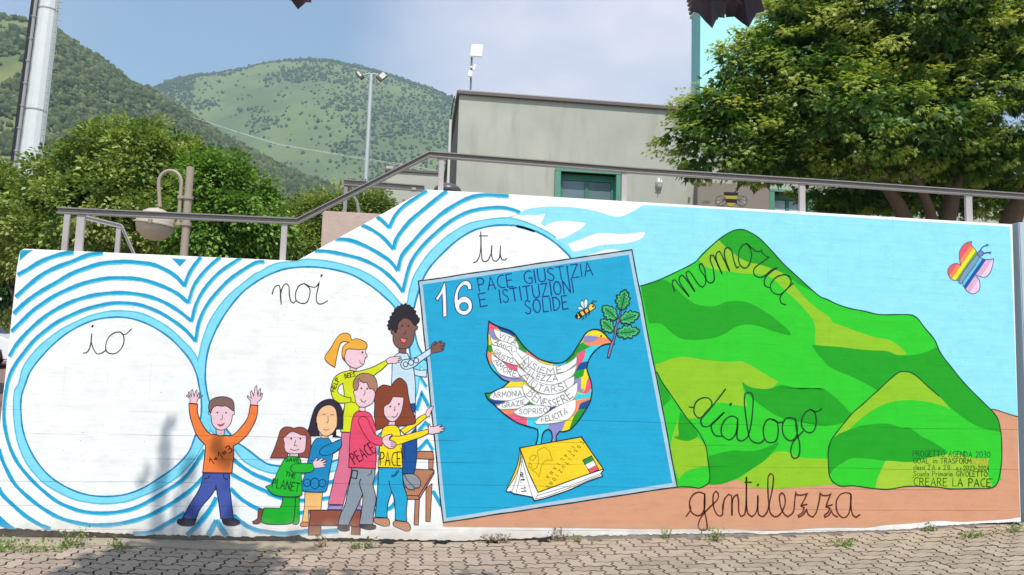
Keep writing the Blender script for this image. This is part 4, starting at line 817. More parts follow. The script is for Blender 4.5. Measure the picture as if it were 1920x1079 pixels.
a.fill(H("285,262 268,230 275,160 320,90 390,65 470,75 530,120 555,200 550,270 530,300 505,255 460,245 430,175 390,180 365,165 340,128 325,160 335,200 315,260 300,270"), (180, 130, 106), OL, 1.4, sharp=75)
face(a, H("366,245 435,250"), H("408,270 408,310 392,328"), H("358,370 370,400 400,412 422,385"), r=1.9)
a.text('PEACE', *I("632,185")[0], *I("868,45")[0], 21, (70, 20, 50), 2.0)
a.done()
# ------------------------------------------------------------------ street: ground, footing kerb and interlocking pavers
GP_ = [(-600, 1011), (0, 1010), (233, 1011), (480, 1017), (700, 1017), (860, 1017), (1000, 1014), (1205, 1010), (1400, 1007), (1562, 1002), (1700, 996), (1800, 989), (1915, 982), (2600, 950)]
gxz = sorted(((wl(a, b)[0], wl(a, b)[1]) for a, b in GP_))
GXs = np.array([p[0] for p in gxz]); GZs = np.array([p[1] for p in gxz])
def gz(x): return float(np.interp(x, GXs, GZs))
def sstep(t): t = min(1, max(0, t)); return t * t * (3 - 2 * t)
def ground_z(x, y):
    b = gz(x)
    if y < DW + .3: return b
    far = 1.46 * min(1, (y - 7.5) / 26) if y > 7.5 else 0
    return b * max(0, 1 - (y - DW) / 8) + max(0, far) - .02
xs = sorted(set([round(v, 3) for v in list(np.linspace(-9, 9, 91)) + [-3500, -1500, -700, -300, -120, -60, -40, -30, -22, -16, -12, 12, 16, 22, 30, 60, 120, 300, 900, 2000, 3500]]))
ys = sorted(set([-400, -100, -30, -10, -3, 0, 2, 3, 3.5, 4, 4.5, 5, 5.5, 6, 6.3, 6.7, 6.9, 7.5, 8, 9, 10, 12, 15, 18, 22, 26, 30, 33.5, 40, 60, 120, 300, 700, 1500, 3200]))
mb = MB(); nx = len(xs)
vs = [(x, y, ground_z(x, y) - .055) for y in ys for x in xs]
fs = [(j * nx + i, j * nx + i + 1, (j + 1) * nx + i + 1, (j + 1) * nx + i) for j in range(len(ys) - 1) for i in range(nx - 1)]
mb.add(vs, fs)
s = NT('sandy_soil', .95, .1)
c = s.mix(s.noise(2.2, 6), (.27, .205, .15), (.40, .32, .24)); c = s.mix(s.ramp(s.noise(60, 3), [(.45, 0.), (.6, .35)]), c, (.2, .155, .12))
ground = mb.obj('ground', s.done(c, s.bump(s.noise(70, 5), .6, .02)), None, kind='structure')
# the paving bed closes the sides of the pavers
bedm = NT('jointing_sand', .95, .1); bedc = bedm.mix(bedm.noise(25, 5), (.035, .026, .02), (.08, .06, .045)); BED = bedm.done(bedc, bedm.bump(bedm.noise(90, 4), .5, .01))
mb = MB(); X0, X1, YN, YF = -6.2, 8.2, 4.4, 6.33
n = 80; px_ = np.linspace(X0 - .2, X1 + .2, n); vs = []
for y in (YN - .1, DW + .04): vs += [(x, y, gz(x) - .020) for x in px_]
mb.add(vs, [(i, i + 1, n + i + 1, n + i) for i in range(n - 1)])
mb.obj('paving_bed', BED, None, kind='structure')
# concrete gutter strip between the pavers and the wall
s = NT('gutter_concrete', .9, .15); c = s.mix(s.noise(6, 6, .65), (.25, .20, .155), (.42, .345, .27)); c = s.mix(s.ramp(s.noise(45, 3), [(.5, 0.), (.62, .5)]), c, (.21, .17, .13))
GUT = s.done(c, s.bump(s.noise(60, 4), .5, .008))
mb = MB(); n = 150; px_ = np.linspace(-6.2, wl(640, 1010)[0], n); vs = []
rows = [(YF + .01, -.05), (YF + .012, .008), (6.40, .010), (6.5, .006), (DW + .05, .001)]
for yy, dz in rows:
    for x in px_:
        wv_ = .02 * math.sin(x * 5.1) + .012 * math.sin(x * 13 + 1)
        vs.append((x, yy + (wv_ if yy < 6.42 else 0), gz(x) + dz + random.uniform(-.003, .003)))
mb.add(vs, [(r * n + i, r * n + i + 1, (r + 1) * n + i + 1, (r + 1) * n + i) for r in range(4) for i in range(n - 1)])
mb.obj('gutter', GUT, None, kind='structure')
# pavers: herringbone of double cells with zig-zag edges shared by both neighbours
GUTX = wl(640, 1010)[0]; PW = .1125; GAP = .0055
prof = [(0, 0), (.14, .08), (.32, .20), (.68, -.20), (.86, -.08), (1, 0)]
def unit_edge(p, q):
    (x0, y0), (x1, y1) = p, q
    hor = y0 == y1; rev = (x1 < x0) or (y1 < y0)
    a = (min(x0, x1), min(y0, y1)); sg = 1 if hor else -1
    pts = [((a[0] + t, a[1] + o * sg * .62) if hor else (a[0] + o * sg * .62, a[1] + t)) for t, o in prof]
    return pts[::-1] if rev else pts
def paver_mesh(orient, mat, ii):
    L_, H_ = (2, 1) if orient == 0 else (1, 2)
    corners = [(i, 0) for i in range(L_)] + [(L_, j) for j in range(H_)] + [(L_ - i, H_) for i in range(L_)] + [(0, H_ - j) for j in range(H_)]
    out_ = []
    for k in range(len(corners)): out_ += unit_edge(corners[k], corners[(k + 1) % len(corners)])[:-1]
    P = [Vector((x - L_ / 2, y - H_ / 2)) * PW for x, y in out_]
    P = [p for k, p in enumerate(P) if (p - P[k - 1]).length > 1e-5]
    def inset(Q, d):
        r = []
        for k in range(len(Q)):
            a, b, c = Q[k - 1], Q[k], Q[(k + 1) % len(Q)]
            n1 = Vector((-(b - a).y, (b - a).x)).normalized(); n2 = Vector((-(c - b).y, (c - b).x)).normalized()
            m = (n1 + n2); m = m / max(.5, m.length_squared / 2) ; r.append(b + m * d)
        return r
    R0 = inset(P, GAP / 2); R1 = inset(P, GAP / 2 + .0042); n = len(P); mb = MB()
    vs = [(p.x, p.y, -.05) for p in R0] + [(p.x, p.y, -.005) for p in R0] + [(p.x, p.y, 0) for p in R1]
    fs = [(k, (k + 1) % n, n + (k + 1) % n, n + k) for k in range(n)] + [(n + k, n + (k + 1) % n, 2 * n + (k + 1) % n, 2 * n + k) for k in range(n)] + [tuple(range(2 * n, 3 * n))]
    mb.add(vs, fs); mb.mi = [1] * (2 * n) + [0]; return mb.mesh('paver', [mat, EDGE])
s = NT('paver_concrete', .88, .2)
rnd = s.n('ShaderNodeObjectInfo').outputs['Random']
gco = s.n('ShaderNodeNewGeometry').outputs['Position']
c = s.mix(rnd, (.25, .186, .150), (.37, .285, .235))
c = s.mix(s.ramp(s.noise(3, 5, co=gco), [(.35, .0), (.7, .55)]), c, (.40, .31, .25))
c = s.mix(s.ramp(s.noise(160, 3, co=gco), [(.45, 0.), (.62, .45)]), c, (.19, .16, .13))
sp = s.n('ShaderNodeSeparateXYZ'); s.l(gco, sp.inputs[0])
dust = s.math('MULTIPLY', s.ramp(sp.outputs[1], [(0.0, 0.), (1.0, 1.)]), 1)
d2 = s.n('ShaderNodeMapRange'); s.l(sp.outputs[1], d2.inputs[0]); d2.inputs[1].default_value = 5.7; d2.inputs[2].default_value = 6.4; d2.inputs[3].default_value = 0; d2.inputs[4].default_value = .55
c = s.mix(s.math('MULTIPLY', d2.outputs[0], s.ramp(s.noise(2.6, 5, co=gco), [(.35, .1), (.62, 1.)])), c, (.43, .35, .26))
PAV = s.done(c, s.bump(s.noise(170, 4, co=gco), .55, .004))
EDGE = plain('paver_edge_dirt', (.10, .076, .057), .95, .1, 0, .3, 20)
pav_me = [paver_mesh(0, PAV, 0), paver_mesh(1, PAV, 1)]
spots = []
for i in range(-70, 90):
    for j in range(-10, 40):
        k = (i - j) % 4                              # herringbone: H at k=0,(1) ; V at k=2 (this cell and the one above)
        if k == 0: spots.append((0, i + 1.0, j + .5))
        elif k == 3: spots.append((1, i + .5, j + 1.0))
sel = []
for o_, cx_, cy_ in spots:
    x = cx_ * PW; y = YN + cy_ * PW
    left = 6.3 if x < -9.2 else (YF + .06 if x < GUTX - .06 else DW + .05)
    if X0 < x < X1 and YN < y < left: sel.append((o_, x, y))
def seen(x, y):
    v = CAM.transposed() @ (Vector((x, y, gz(x))) - Vector((0, 0, EYE))); return 960 + F * v.x / -v.z, 539.5 - F * v.y / -v.z
vis = [t for t in sel if -40 < seen(t[1], t[2])[0] < 1960 and seen(t[1], t[2])[1] < 1100]
vis.sort(key=lambda t: t[2]); keep = set(vis[:300]); rest = [t for t in sel if t not in keep]
pave = empty('pavement', (0, 0, 0), kind='structure')
def pav_mat(o_, x, y):
    sl = (gz(x + .1) - gz(x - .1)) / .2
    return Matrix.Translation((x, y, gz(x) + random.uniform(-.0025, .0025))) @ Matrix.Rotation(-math.atan(sl), 4, 'Y') @ Matrix.Rotation(random.uniform(-.012, .012), 4, 'X') @ Matrix.Rotation(random.uniform(-.012, .012), 4, 'Z')
for t in keep:
    o = link('paver', pav_me[t[0]], pave); o.matrix_local = pav_mat(*t)
mb = MB()
for t in rest:
    m = pav_mat(*t); me = pav_me[t[0]]
    k_ = len(mb.f); mb.add([m @ v.co for v in me.vertices], [tuple(p.vertices) for p in me.polygons]); mb.mi[k_:] = [p.material_index for p in me.polygons]
me = bpy.data.meshes.new('paver_field'); me.from_pydata(mb.v, [], mb.f); me.materials.append(PAV); me.materials.append(EDGE); me.polygons.foreach_set('material_index', mb.mi); me.update()
link('paver_field', me, pave, kind='stuff')
# higher terrace behind the wall and the sloping walk that climbs to it
terr = NT('terrace_paving', .9, .2); TM = terr.done(terr.mix(terr.noise(3, 5), (.22, .20, .18), (.33, .30, .27)))
xc = wl(799, 355)[0]; zt = wl(799, 355)[1] - .45; xe = wl(556, 489)[0]; zl = wl(556, 489)[1] - .55; xl0 = wl(40, 480)[0]
mb = MB()
prof_ = [(xl0 + .02, -1), (xl0 + .02, zl), (xe, zl), (xc, zt), (30, zt), (30, -1)]
mb.prism(prof_, DW + .285, DW + 1.9)
mb.obj('ramp', TM, None, kind='structure')
mb = MB(); mb.prism([(xe + .35, -1), (xe + .35, zt - .1), (30, zt - .1), (30, -1)], DW + 1.905, 60)
mb.obj('terrace', TM, None, kind='structure')
# end pier on the right
s = NT('bare_wall_grey', .85, .2); c = s.mix(s.noise(4, 6), (.36, .44, .50), (.46, .53, .58)); PIER = s.done(c, s.bump(s.noise(40, 4), .4, .006))
xj = wl(1914, 979)[0]
mb = MB(); ztp = wl(1899, 421)[1]
mb.box((xj + .012, DW + .09, -.4), (xj + .075, DW + .3, ztp - .004)); mb.box((xj + .075, DW - .03, -.4), (xj + 4, DW + .27, ztp + .02))
mb.obj('end_wall', PIER, None, bevel=.008, label='plain grey concrete wall continuing past the right end of the mural', category='wall')

# ------------------------------------------------------------------ railings
STEEL = plain('rail_steel', (.27, .25, .245), .5, .4, .35, .1, 8)
STEELP = plain('post_steel', (.42, .38, .38), .55, .4, .2, .1, 8)
def channel(path, hh, dp, name, mat, parent, lip=.012, web=.010):
    """C-section rail, open towards the street"""
    sec = [(-dp, -hh), (-dp, -hh + lip), (dp - web - dp * .5, -hh + lip), (dp - web - dp * .5, hh - lip), (-dp, hh - lip), (-dp, hh), (dp, hh), (dp, -hh)]
    mb = MB(); n = len(sec); vs = []
    for i, p in enumerate(path):
        p = Vector(p)
        for (y, z) in sec: vs.append((p.x, p.y + y, p.z + z))
    fs = []
    for i in range(len(path) - 1):
        for k in range(n): k2 = (k + 1) % n; fs.append((i * n + k, i * n + k2, (i + 1) * n + k2, (i + 1) * n + k))
    fs.append(tuple(range(n))); fs.append(tuple((len(path) - 1) * n + k for k in range(n))[::-1])
    mb.add(vs, fs); return mb.obj(name, mat, parent, bevel=.002)
RY = DW + .13
rl = empty('railing', (0, 0, 0), label='long brown steel handrail on posts along the top of the mural wall', category='railing')
path = [onY(*p, RY) for p in ((108, 395), (557, 415.5), (805, 290), (1200, 321), (1560, 344), (1985, 373))]
channel(path, .027, .028, 'rail', STEEL, rl)
def post(px0, px1, ytop, ybot, Y, parent, dy=.014, mat=None, name='post'):
    a_, b_ = onY(px0, (ytop + ybot) / 2, Y), onY(px1, (ytop + ybot) / 2, Y); zt_ = onY((px0 + px1) / 2, ytop, Y).z; zb = onY((px0 + px1) / 2, ybot, Y).z
    mb = MB(); mb.box((a_.x, Y - dy, zb), (b_.x, Y + dy, zt_)); return mb.obj(name, mat or STEELP, parent, bevel=.002)
for x0, x1, yt, yb in ((142, 157, 403, 490), (526, 537, 420, 500), (822, 832, 296, 370), (1165, 1175, 321, 395), (1498, 1509, 344, 412), (1810, 1822, 365, 432)): post(x0, x1, yt, yb, RY, rl)
r2 = empty('railing', (0, 0, 0), label='short lower railing dropping behind the left end of the wall', category='railing')
Y2 = DW + .85
mb = MB(); pp = [onY(*p, Y2) for p in ((121, 404), (145, 405), (228, 425), (262, 500))]
channel(pp[1:], .022, .02, 'rail', STEELP, r2)
post(117, 128, 402, 500, Y2, r2); post(216, 225, 428, 500, Y2, r2)
r3 = empty('railing', (0, 0, 0), label='short handrail with brace above the pink concrete parapet', category='railing')
Y3 = DW + 1.75
channel([onY(644.5, 342.5, Y3), onY(796, 354, Y3)], .034, .025, 'rail', STEEL, r3)
post(644, 651, 350, 402, Y3, r3, mat=STEEL); post(771, 779, 352, 402, Y3, r3)
mb = MB(); mb.tube([onY(*p, Y3 + .02) for p in ((653, 347), (660, 363), (669, 378), (673, 400))], .018, 8); mb.obj('brace', STEEL, r3, smooth=True)
# pink parapet
s = NT('pink_concrete', .85, .2); c = s.mix(s.noise(7, 6, .7), (.40, .29, .245), (.56, .43, .37)); PINKC = s.done(c, s.bump(s.noise(45, 4), .5, .008))
a_ = onY(605, 395, Y3 - .1); b_ = onY(725, 399, Y3 - .1)
mb = MB(); mb.box((a_.x, Y3 - .1, 0), (b_.x + 1.2, Y3 + .15, a_.z)); mb.obj('parapet', PINKC, None, bevel=.015, label='pinkish rough concrete parapet behind the sloping part of the mural', category='parapet')
# ------------------------------------------------------------------ lamps, masts
def V3(p): return Vector(p)
TAUPE = plain('taupe_paint', (.33, .265, .215), .5, .4, 0, .08)
lamp = empty('street_lamp', (0, 0, 0), label='taupe street lamp with hooped arm and round globe behind the wall', category='street lamp')
YL = 9.6
def P(px, py, Y=YL): return onY(px, py, Y)
xb = P(345, 481).x
k = YL / F
mb = MB(); top = P(359, 314); mb.tube([(top.x - .012, YL, -.2), (top.x - .012, YL, P(352, 400).z), (top.x - .012, YL, top.z)], .047, 16); mb.obj('pole', TAUPE, lamp, smooth=True)
px0 = top.x - .012; hx = P(336, 400).x
mb = MB()
mb.tube([(hx, YL, P(330, 418).z), (hx, YL, P(335, 372).z)] + [(hx - .135 + .135 * math.cos(R(t)), YL, P(337, 345).z + .16 * math.sin(R(t))) for t in range(0, 181, 15)] + [(P(299, 380).x + .01, YL, P(299, 388).z)], .023, 12)
mb.obj('arm', TAUPE, lamp, smooth=True)
for py in (371, 421):
    z = P(350, py).z; mb = MB(); mb.lathe([(.0, -.022), (.062, -.022), (.062, .022), (0, .022)], (px0, YL, z)); mb.lathe([(.0, -.02), (.036, -.02), (.036, .02), (0, .02)], (hx, YL, z)); mb.box((hx, YL - .03, z - .015), (px0, YL + .03, z + .015)); mb.obj('bracket', TAUPE, lamp, smooth=True)
g = Vector((P(291, 421).x, YL, P(291, 421).z)); r_ = .222
gs = NT('globe_diffuser', .35, .4); gs.b.inputs['Transmission Weight'].default_value = .25; GLOBE = gs.done((.62, .52, .40))
tilt = Matrix.Translation(g) @ Matrix.Rotation(R(6), 4, 'Y')
mb = MB(); mb.lathe([(r_ * math.cos(R(t)) * .99, r_ * math.sin(R(t)) * .92) for t in range(-90, 1, 10)], n=32, m=tilt); mb.obj('diffuser', GLOBE, lamp, smooth=True)
mb = MB(); mb.lathe([(r_ * 1.08, -.012), (r_ * 1.08, .008), (r_ * 1.0, .014)] + [(r_ * math.cos(R(t)), r_ * .86 * math.sin(R(t)) + .012) for t in range(5, 90, 8)] + [(.02, r_ * .87 + .02)], n=32, m=tilt)
hs = plain('lamp_hood', (.45, .39, .33), .4, .5, 0, .06); mb.obj('hood', hs, lamp, smooth=True)
mb = MB(); mb.lathe([(0, -.03), (.022, -.03), (.026, .02), (0, .03)], (g.x + .02, YL - r_ * 1.07, g.z - .0)); mb.obj('clip', TAUPE, lamp, smooth=True)

pole = empty('floodlight_pole', (0, 0, 0), label='tall pale grey pole with twin floodlights in front of the mountain', category='floodlight')
YF2 = 24.0; GALV = plain('galvanised', (.50, .52, .52), .45, .5, .3, .06)
tp_ = onY(696, 140, YF2)
mb = MB(); mb.tube([(tp_.x, YF2, 0), (tp_.x, YF2, tp_.z * .5), (tp_.x, YF2, tp_.z)], [.085, .078, .055], 14); mb.obj('pole', GALV, pole, smooth=True)
BLK = plain('black_metal', (.03, .03, .035), .5, .4); LENS = plain('floodlight_lens', (.55, .53, .45), .25, .5)
mb = MB(); mb.tube([onY(682, 141, YF2), onY(693, 138, YF2), tp_, onY(701, 138, YF2), onY(708, 142, YF2)], .022, 8); mb.tube([onY(686, 143, YF2), onY(687, 150, YF2), onY(693, 149, YF2), onY(695, 141, YF2)], .015, 6); mb.obj('bracket', GALV, pole, smooth=True)
for (cx_, cy_, wd, ht, rr) in ((675, 141, 8, 19, -38), (716, 144, 13, 19, 42)):
    c_ = onY(cx_, cy_, YF2 - .1); kk = YF2 / F
    m = Matrix.Translation(c_) @ Matrix.Rotation(R(rr), 4, 'Y') @ Matrix.Rotation(R(-12), 4, 'X')
    fl = empty('floodlight', (0, 0, 0)); fl.parent = pole; fl.matrix_local = m
    mb = MB(); mb.box((-wd / 2 * kk, -.03, -ht / 2 * kk), (wd / 2 * kk, .05, ht / 2 * kk)); mb.obj('housing', BLK, fl, bevel=.01)
    mb = MB(); mb.box(((-wd / 2 + 1.6) * kk, -.037, (-ht / 2 + 5.5) * kk), ((wd / 2 - 1.6) * kk, -.028, (ht / 2 - 1.6) * kk)); mb.obj('lens', LENS, fl)

# antenna mast with ladder, seen at the far left
mast = empty('antenna_mast', (0, 0, 0), label='thick white telecom mast with ladder and dark cable tray', category='mast')
YM = 46.0; MS = YM / 34; MW = plain('mast_white', (.62, .64, .64), .5, .4, 0, .08, 3); MD = plain('mast_dark', (.018, .016, .024), .6, .3); MG = plain('mast_cable', (.30, .29, .29), .5, .4)
def mz(px, py): return onY(px, py, YM)
b0, t0 = mz(57, 300), mz(93, 0)
ax = (t0.x - b0.x) / (t0.z - b0.z)                   # the mast leans very slightly as photographed
zb, ztop = 0.0, 30.0
def mx_(z, off): return (b0.x + (z - b0.z) * ax + off * MS)
mb = MB(); n = 12; vs = []; prof = [(zb, .50), (10, .46), (20, .40), (ztop, .35)]
mb.tube([(mx_(z, 0), YM, z) for z, r in prof], [r * MS for z, r in prof], 12); mb.obj('shaft', MW, mast)
for z in (9.2, 15.4, 21.6):
    mb = MB(); r_z = float(np.interp(z, [q[0] for q in prof], [q[1] for q in prof])) * MS + .02; mb.lathe([(r_z - .05, -.05), (r_z, -.04), (r_z, .04), (r_z - .05, .05)], (mx_(z, 0), YM, z), 12); mb.obj('flange', MG, mast)
mb = MB()
m1 = [(mx_(z, -.62 + (z / ztop) * .14), YM - .1, z) for z in (zb, 10, 20, ztop)]
for q in range(3):
    (x0, y0, z0), (x1, y1, z1) = m1[q], m1[q + 1]; mb.add([(x0 - .27, y0, z0), (x0 + .27, y0, z0), (x1 + .27, y1, z1), (x1 - .27, y1, z1), (x0 - .27, y0 + .2, z0), (x0 + .27, y0 + .2, z0), (x1 + .27, y1 + .2, z1), (x1 - .27, y1 + .2, z1)], [(0, 1, 2, 3), (4, 7, 6, 5), (0, 3, 7, 4), (1, 5, 6, 2)])
mb.obj('cable_tray', MD, mast)
mb = MB(); mb.tube([(mx_(z, -.40 + (z / ztop) * .12), YM - .62, z) for z in (zb, 10, 20, ztop)], .085, 8)
mb.obj('cable', MG, mast, smooth=True)
mb = MB(); mb.box((-.11, -.10, 0), (.11, .10, .07)); clm = mb.mesh('clamp', MG); z = 6.
while z < ztop:
    o = link('clamp', clm, mast); o.location = (mx_(z, -.39 + (z / ztop) * .12), YM - .62, z); z += 1.35
mb = MB()
for q in (0, .1): mb.tube([(mx_(z, .50 + q - (z / ztop) * .08), YM - .3, z) for z in (zb, 10, 20, ztop)], .022, 6)
lad = mb.obj('ladder', plain('ladder_green', (.36, .44, .42), .5, .4), mast)
mb = MB(); mb.tube([(-.16, 0, 0), (.16, 0, 0)], .018, 5); rgm = mb.mesh('rung', MG); z = 5.
while z < ztop:
    o = link('rung', rgm, lad); o.location = (mx_(z, .58 - (z / ztop) * .08), YM - .3, z); z += .37

# black domed bollard lamp just behind the wall corner
dm = empty('dome_lamp', (0, 0, 0), label='dark round dome lamp peeping over the wall by the railing post', category='lamp')
YD = DW + 1.1; c_ = onY(839, 358, YD)
mb = MB(); rr = .5 * (864 - 812) * YD / F
mb.lathe([(rr * 1.0, -.02), (rr * 1.02, 0)] + [(rr * math.cos(R(t)), .075 * math.sin(R(t))) for t in range(0, 90, 9)] + [(.0, .0755)], (c_.x, YD, c_.z), 32); mb.obj('lamp_shade', plain('dome_black', (.07, .065, .075), .35, .5), dm, smooth=True)
mb = MB(); mb.tube([(c_.x, YD, c_.z - 1.0), (c_.x, YD, c_.z)], .04, 12); mb.obj('post', BLK, dm, smooth=True)

# ------------------------------------------------------------------ school building
bd = empty('school_building', (0, 0, 0), label='plain grey rendered school building with dark roof edge and green window', category='building')
YB = 18.0
s = NT('grey_render', .9, .15); c = s.mix(s.ramp(s.noise(.7, 6, .6), [(.3, 0.), (.7, 1.)]), (.37, .375, .315), (.46, .455, .39))
c = s.mix(s.ramp(s.noise(1.2, 4, co=s.mapping((3, 1, .5))), [(.5, 0.), (.7, .4)]), c, (.28, .28, .235)); c = s.mix(s.ramp(s.noise(2.5, 5, .7, co=s.mapping((4, 1, .25))), [(.55, 0.), (.72, .2)]), c, (.26, .26, .22)); REND = s.done(c, s.bump(s.noise(60, 4), .4, .01))
zr = onY(1040, 187, YB).z; xl_ = onY(857, 300, YB).x; xrr = 24.0
wx0, wx1 = onY(1041, 350, YB).x, onY(1164, 350, YB).x; wz1 = onY(1100, 325, YB).z; wz0 = wz1 - 2.6
D2 = 9.0
w2x0, w2x1 = onY(1442, 380, YB).x, onY(1522, 380, YB).x; w2z1 = onY(1480, 362, YB).z
w3x0, w3x1 = onY(1622, 385, YB).x, onY(1712, 385, YB).x
def wallholes(x0, x1, z0, z1, holes, y0, th):
    mb = MB(); xs_ = sorted({x0, x1, *[h[0] for h in holes], *[h[1] for h in holes]})
    for a_, b_ in zip(xs_, xs_[1:]):
        hh = [h for h in holes if h[0] <= a_ + 1e-6 and h[1] >= b_ - 1e-6]
        if hh: mb.box((a_, y0, z0), (b_, y0 + th, hh[0][2])); mb.box((a_, y0, hh[0][3]), (b_, y0 + th, z1))
        else: mb.box((a_, y0, z0), (b_, y0 + th, z1))
    return mb
mb = wallholes(xl_, xrr, 1.0, zr - .06, [(wx0, wx1, wz0, wz1), (w2x0, w2x1, wz0, w2z1), (w3x0, w3x1, wz0, w2z1)], YB, .35)
me = mb.mesh('wall', REND)
bm = bmesh.new(); bm.from_mesh(me); bmesh.ops.remove_doubles(bm, verts=bm.verts, dist=1e-4)
bm.to_mesh(me); bm.free(); link('wall', me, bd)
mb = MB(); mb.box((xl_ + .01, YB + .355, 1.0), (xl_ + .36, YB + D2, zr - .06)); mb.box((xl_ + .37, YB + D2 - .3, 1), (xrr, YB + D2 - .01, zr - .06)); mb.obj('wall', plain('shaded_render', (.20, .19, .165), .9, .15), bd)  # side and back walls: shade put into a darker copy of the render
mb = MB(); mb.box((xl_ - .07, YB - .08, zr - .06), (xrr + .1, YB + D2 + .1, zr + .03)); mb.obj('roof', plain('roof_metal', (.13, .11, .10), .5, .4, .2), bd, bevel=.01)
mb = MB(); mb.box((xl_ - .03, YB - .03, zr + .03), (xrr, YB + D2, zr + .07)); mb.obj('coping', plain('roof_coping', (.42, .40, .38), .5, .4), bd)
s = NT('hall_dark', .9, .1); DARKIN = s.done((.05, .055, .06))
GRNW = plain('green_frame', (.035, .19, .12), .45, .45, 0, .08); GRNL = plain('green_trim', (.10, .27, .19), .5, .4, 0, .08)
gl = NT('window_glass', .08, .6); gl.b.inputs['Metallic'].default_value = 0; GLS = gl.done((.13, .19, .21))
GLB = plain('pale_blind_glass', (.44, .50, .56), .25, .5, 0, .15, 2, 0)
def window(x0, x1, z0, z1, dark, curtain):
    w_ = empty('window', (0, 0, 0)); w_.parent = bd
    mb = MB(); t = .13
    for (a_, b_) in (((x0 - .02, YB - .05, z0), (x0 + t, YB + .22, z1 + .0)), ((x1 - t, YB - .05, z0), (x1 + .02, YB + .22, z1)), ((x0 - .02, YB - .052, z1 - .0), (x1 + .02, YB + .22, z1 + .07))): mb.box(a_, b_)
    mb.obj('frame', GRNL, w_, bevel=.006)
    xm_ = (x0 + x1) / 2; mb = MB(); yy = YB + .16
    mb.box((x0 + t + .002, yy, z1 - .17), (x1 - t - .002, yy + .06, z1 - .003))
    for xx in (x0 + t + .04, xm_ - .001, x1 - t - .04): mb.box((xx - .045, yy - .004, z0), (xx + .045, yy + .056, z1 - .175))
    mb.obj('sash', GRNW, w_, bevel=.004)
    for a_, b_ in ((x0 + t + .09, xm_ - .05), (xm_ + .05, x1 - t - .09)):
        mb = MB(); mb.box((a_, yy + .02, z0), (b_, yy + .03, z1 - .18)); mb.obj('pane', GLB if not dark else GLS, w_)
    mb = MB(); mb.box((x0, YB + .34, z0), (x1, YB + .36, z1)); mb.obj('blind_or_dark', GLB if curtain else DARKIN, w_)  # without a curtain, a dark sheet stands in for the unlit room
window(wx0, wx1, wz0, wz1, True, False); window(w2x0, w2x1, wz0, w2z1, False, True); window(w3x0, w3x1, wz0, w2z1, False, True)
mb = MB(); mb.tube([onY(1166, 322, YB - .06), Vector((onY(1166, 322, YB - .06).x, YB - .06, wz0))], .02, 6); mb.obj('pipe', BLK, bd)
# board with the painted bumble bee beside the entrance
xa_, xb_ = onY(1308, 370, YB - .25).x, onY(1442, 380, YB - .25).x; ztb = onY(1370, 345, YB - .25).z
mb = MB(); mb.box((xa_, YB - .25, wz0 - 1), (xb_, YB - .003, ztb)); pan = mb.obj('porch_wall', plain('beige_render', (.25, .215, .18), .9, .15), bd)
YQ = YB - .256
def flat(name, pts, mat, parent, y):
    mb = MB(); q = [onY(a_, b_, y) for a_, b_ in pts]; mb.add(q, [tuple(range(len(q)))]); o = mb.obj(name, mat, parent)
    me = o.data; 
    if me.polygons[0].normal.y > 0: me.flip_normals()
    return o
YEM = plain('bee_yellow', (.42, .33, .05), .7, .2, 0, .1, 12, 0); BKM = plain('bee_black', (.025, .02, .02), .7, .2, 0, .1, 12, 0); WGM = plain('bee_wing', (.30, .28, .25), .7, .2, 0, .1, 12, 0); LNM = plain('bee_line', (.10, .085, .075), .7, .2, 0, .1, 12, 0)
def EP(cx_, cy_, rx, ry, n=20): return [(cx_ + rx * math.cos(t), cy_ + ry * math.sin(t)) for t in np.linspace(0, 2 * math.pi, n + 1)[:-1]]
tb = lambda q: [(1290 + x * .09375, 350 + y * .0938) for x, y in (tuple(map(float, r.split(','))) for r in q.split())]
flat('painted_bee_wing', EP(1352, 376.5, 9.6, 9.4), WGM, pan, YQ); flat('painted_bee_wing', EP(1391, 376.5, 9.6, 9.4), WGM, pan, YQ)
flat('painted_bee_body', tb("710,180 990,185 1005,245 960,330 900,395 850,405 790,380 740,250"), YEM, pan, YQ - .004)
flat('painted_bee_stripe', tb("720,110 1010,120 1000,180 725,178"), BKM, pan, YQ - .008); flat('painted_bee_stripe', tb("735,245 995,255 975,330 760,318"), BKM, pan, YQ - .008)
mb = MB()
def strokeY(pts, y, w_):
    q = [onY(a_, b_, y) for a_, b_ in pts]
    for u, v in zip(q, q[1:]):
        d = (v - u); nn_ = Vector((-d.z, 0, d.x)).normalized() * w_ / 2; mb.add([u + nn_, v + nn_, v - nn_, u - nn_], [(0, 1, 2, 3)])
for cx_ in (1352, 1391):
    strokeY(EP(cx_, 376.5, 9.6, 9.4) + [(cx_ + 9.6, 376.5)], YQ - .012, .012)
    sx = 1 if cx_ < 1370 else -1
    for dx, dy in ((-9, -1), (-4, -8), (-5, 7), (2, 9)): strokeY([(cx_ + 7 * sx, 374), (cx_ + dx * sx, 376.5 + dy)], YQ - .012, .012)
x_ = 1317
for ch in 'CASA':
    adv, pls = GL[ch]
    for pl in pls: strokeY([(x_ + u * 4.2, 380 - v * 3.4) for u, v in pl], YQ - .01, .010)
    x_ += adv * 4.2 + 1.2
mb.obj('painted_line', LNM, pan, kind='stuff')
mb = MB()
for q in ("2,330 15,250 8,215", "20,325 40,250 38,215"): strokeY(tb(q), YB - .01, .02)
mb.obj('scrape_mark', LNM, bd)
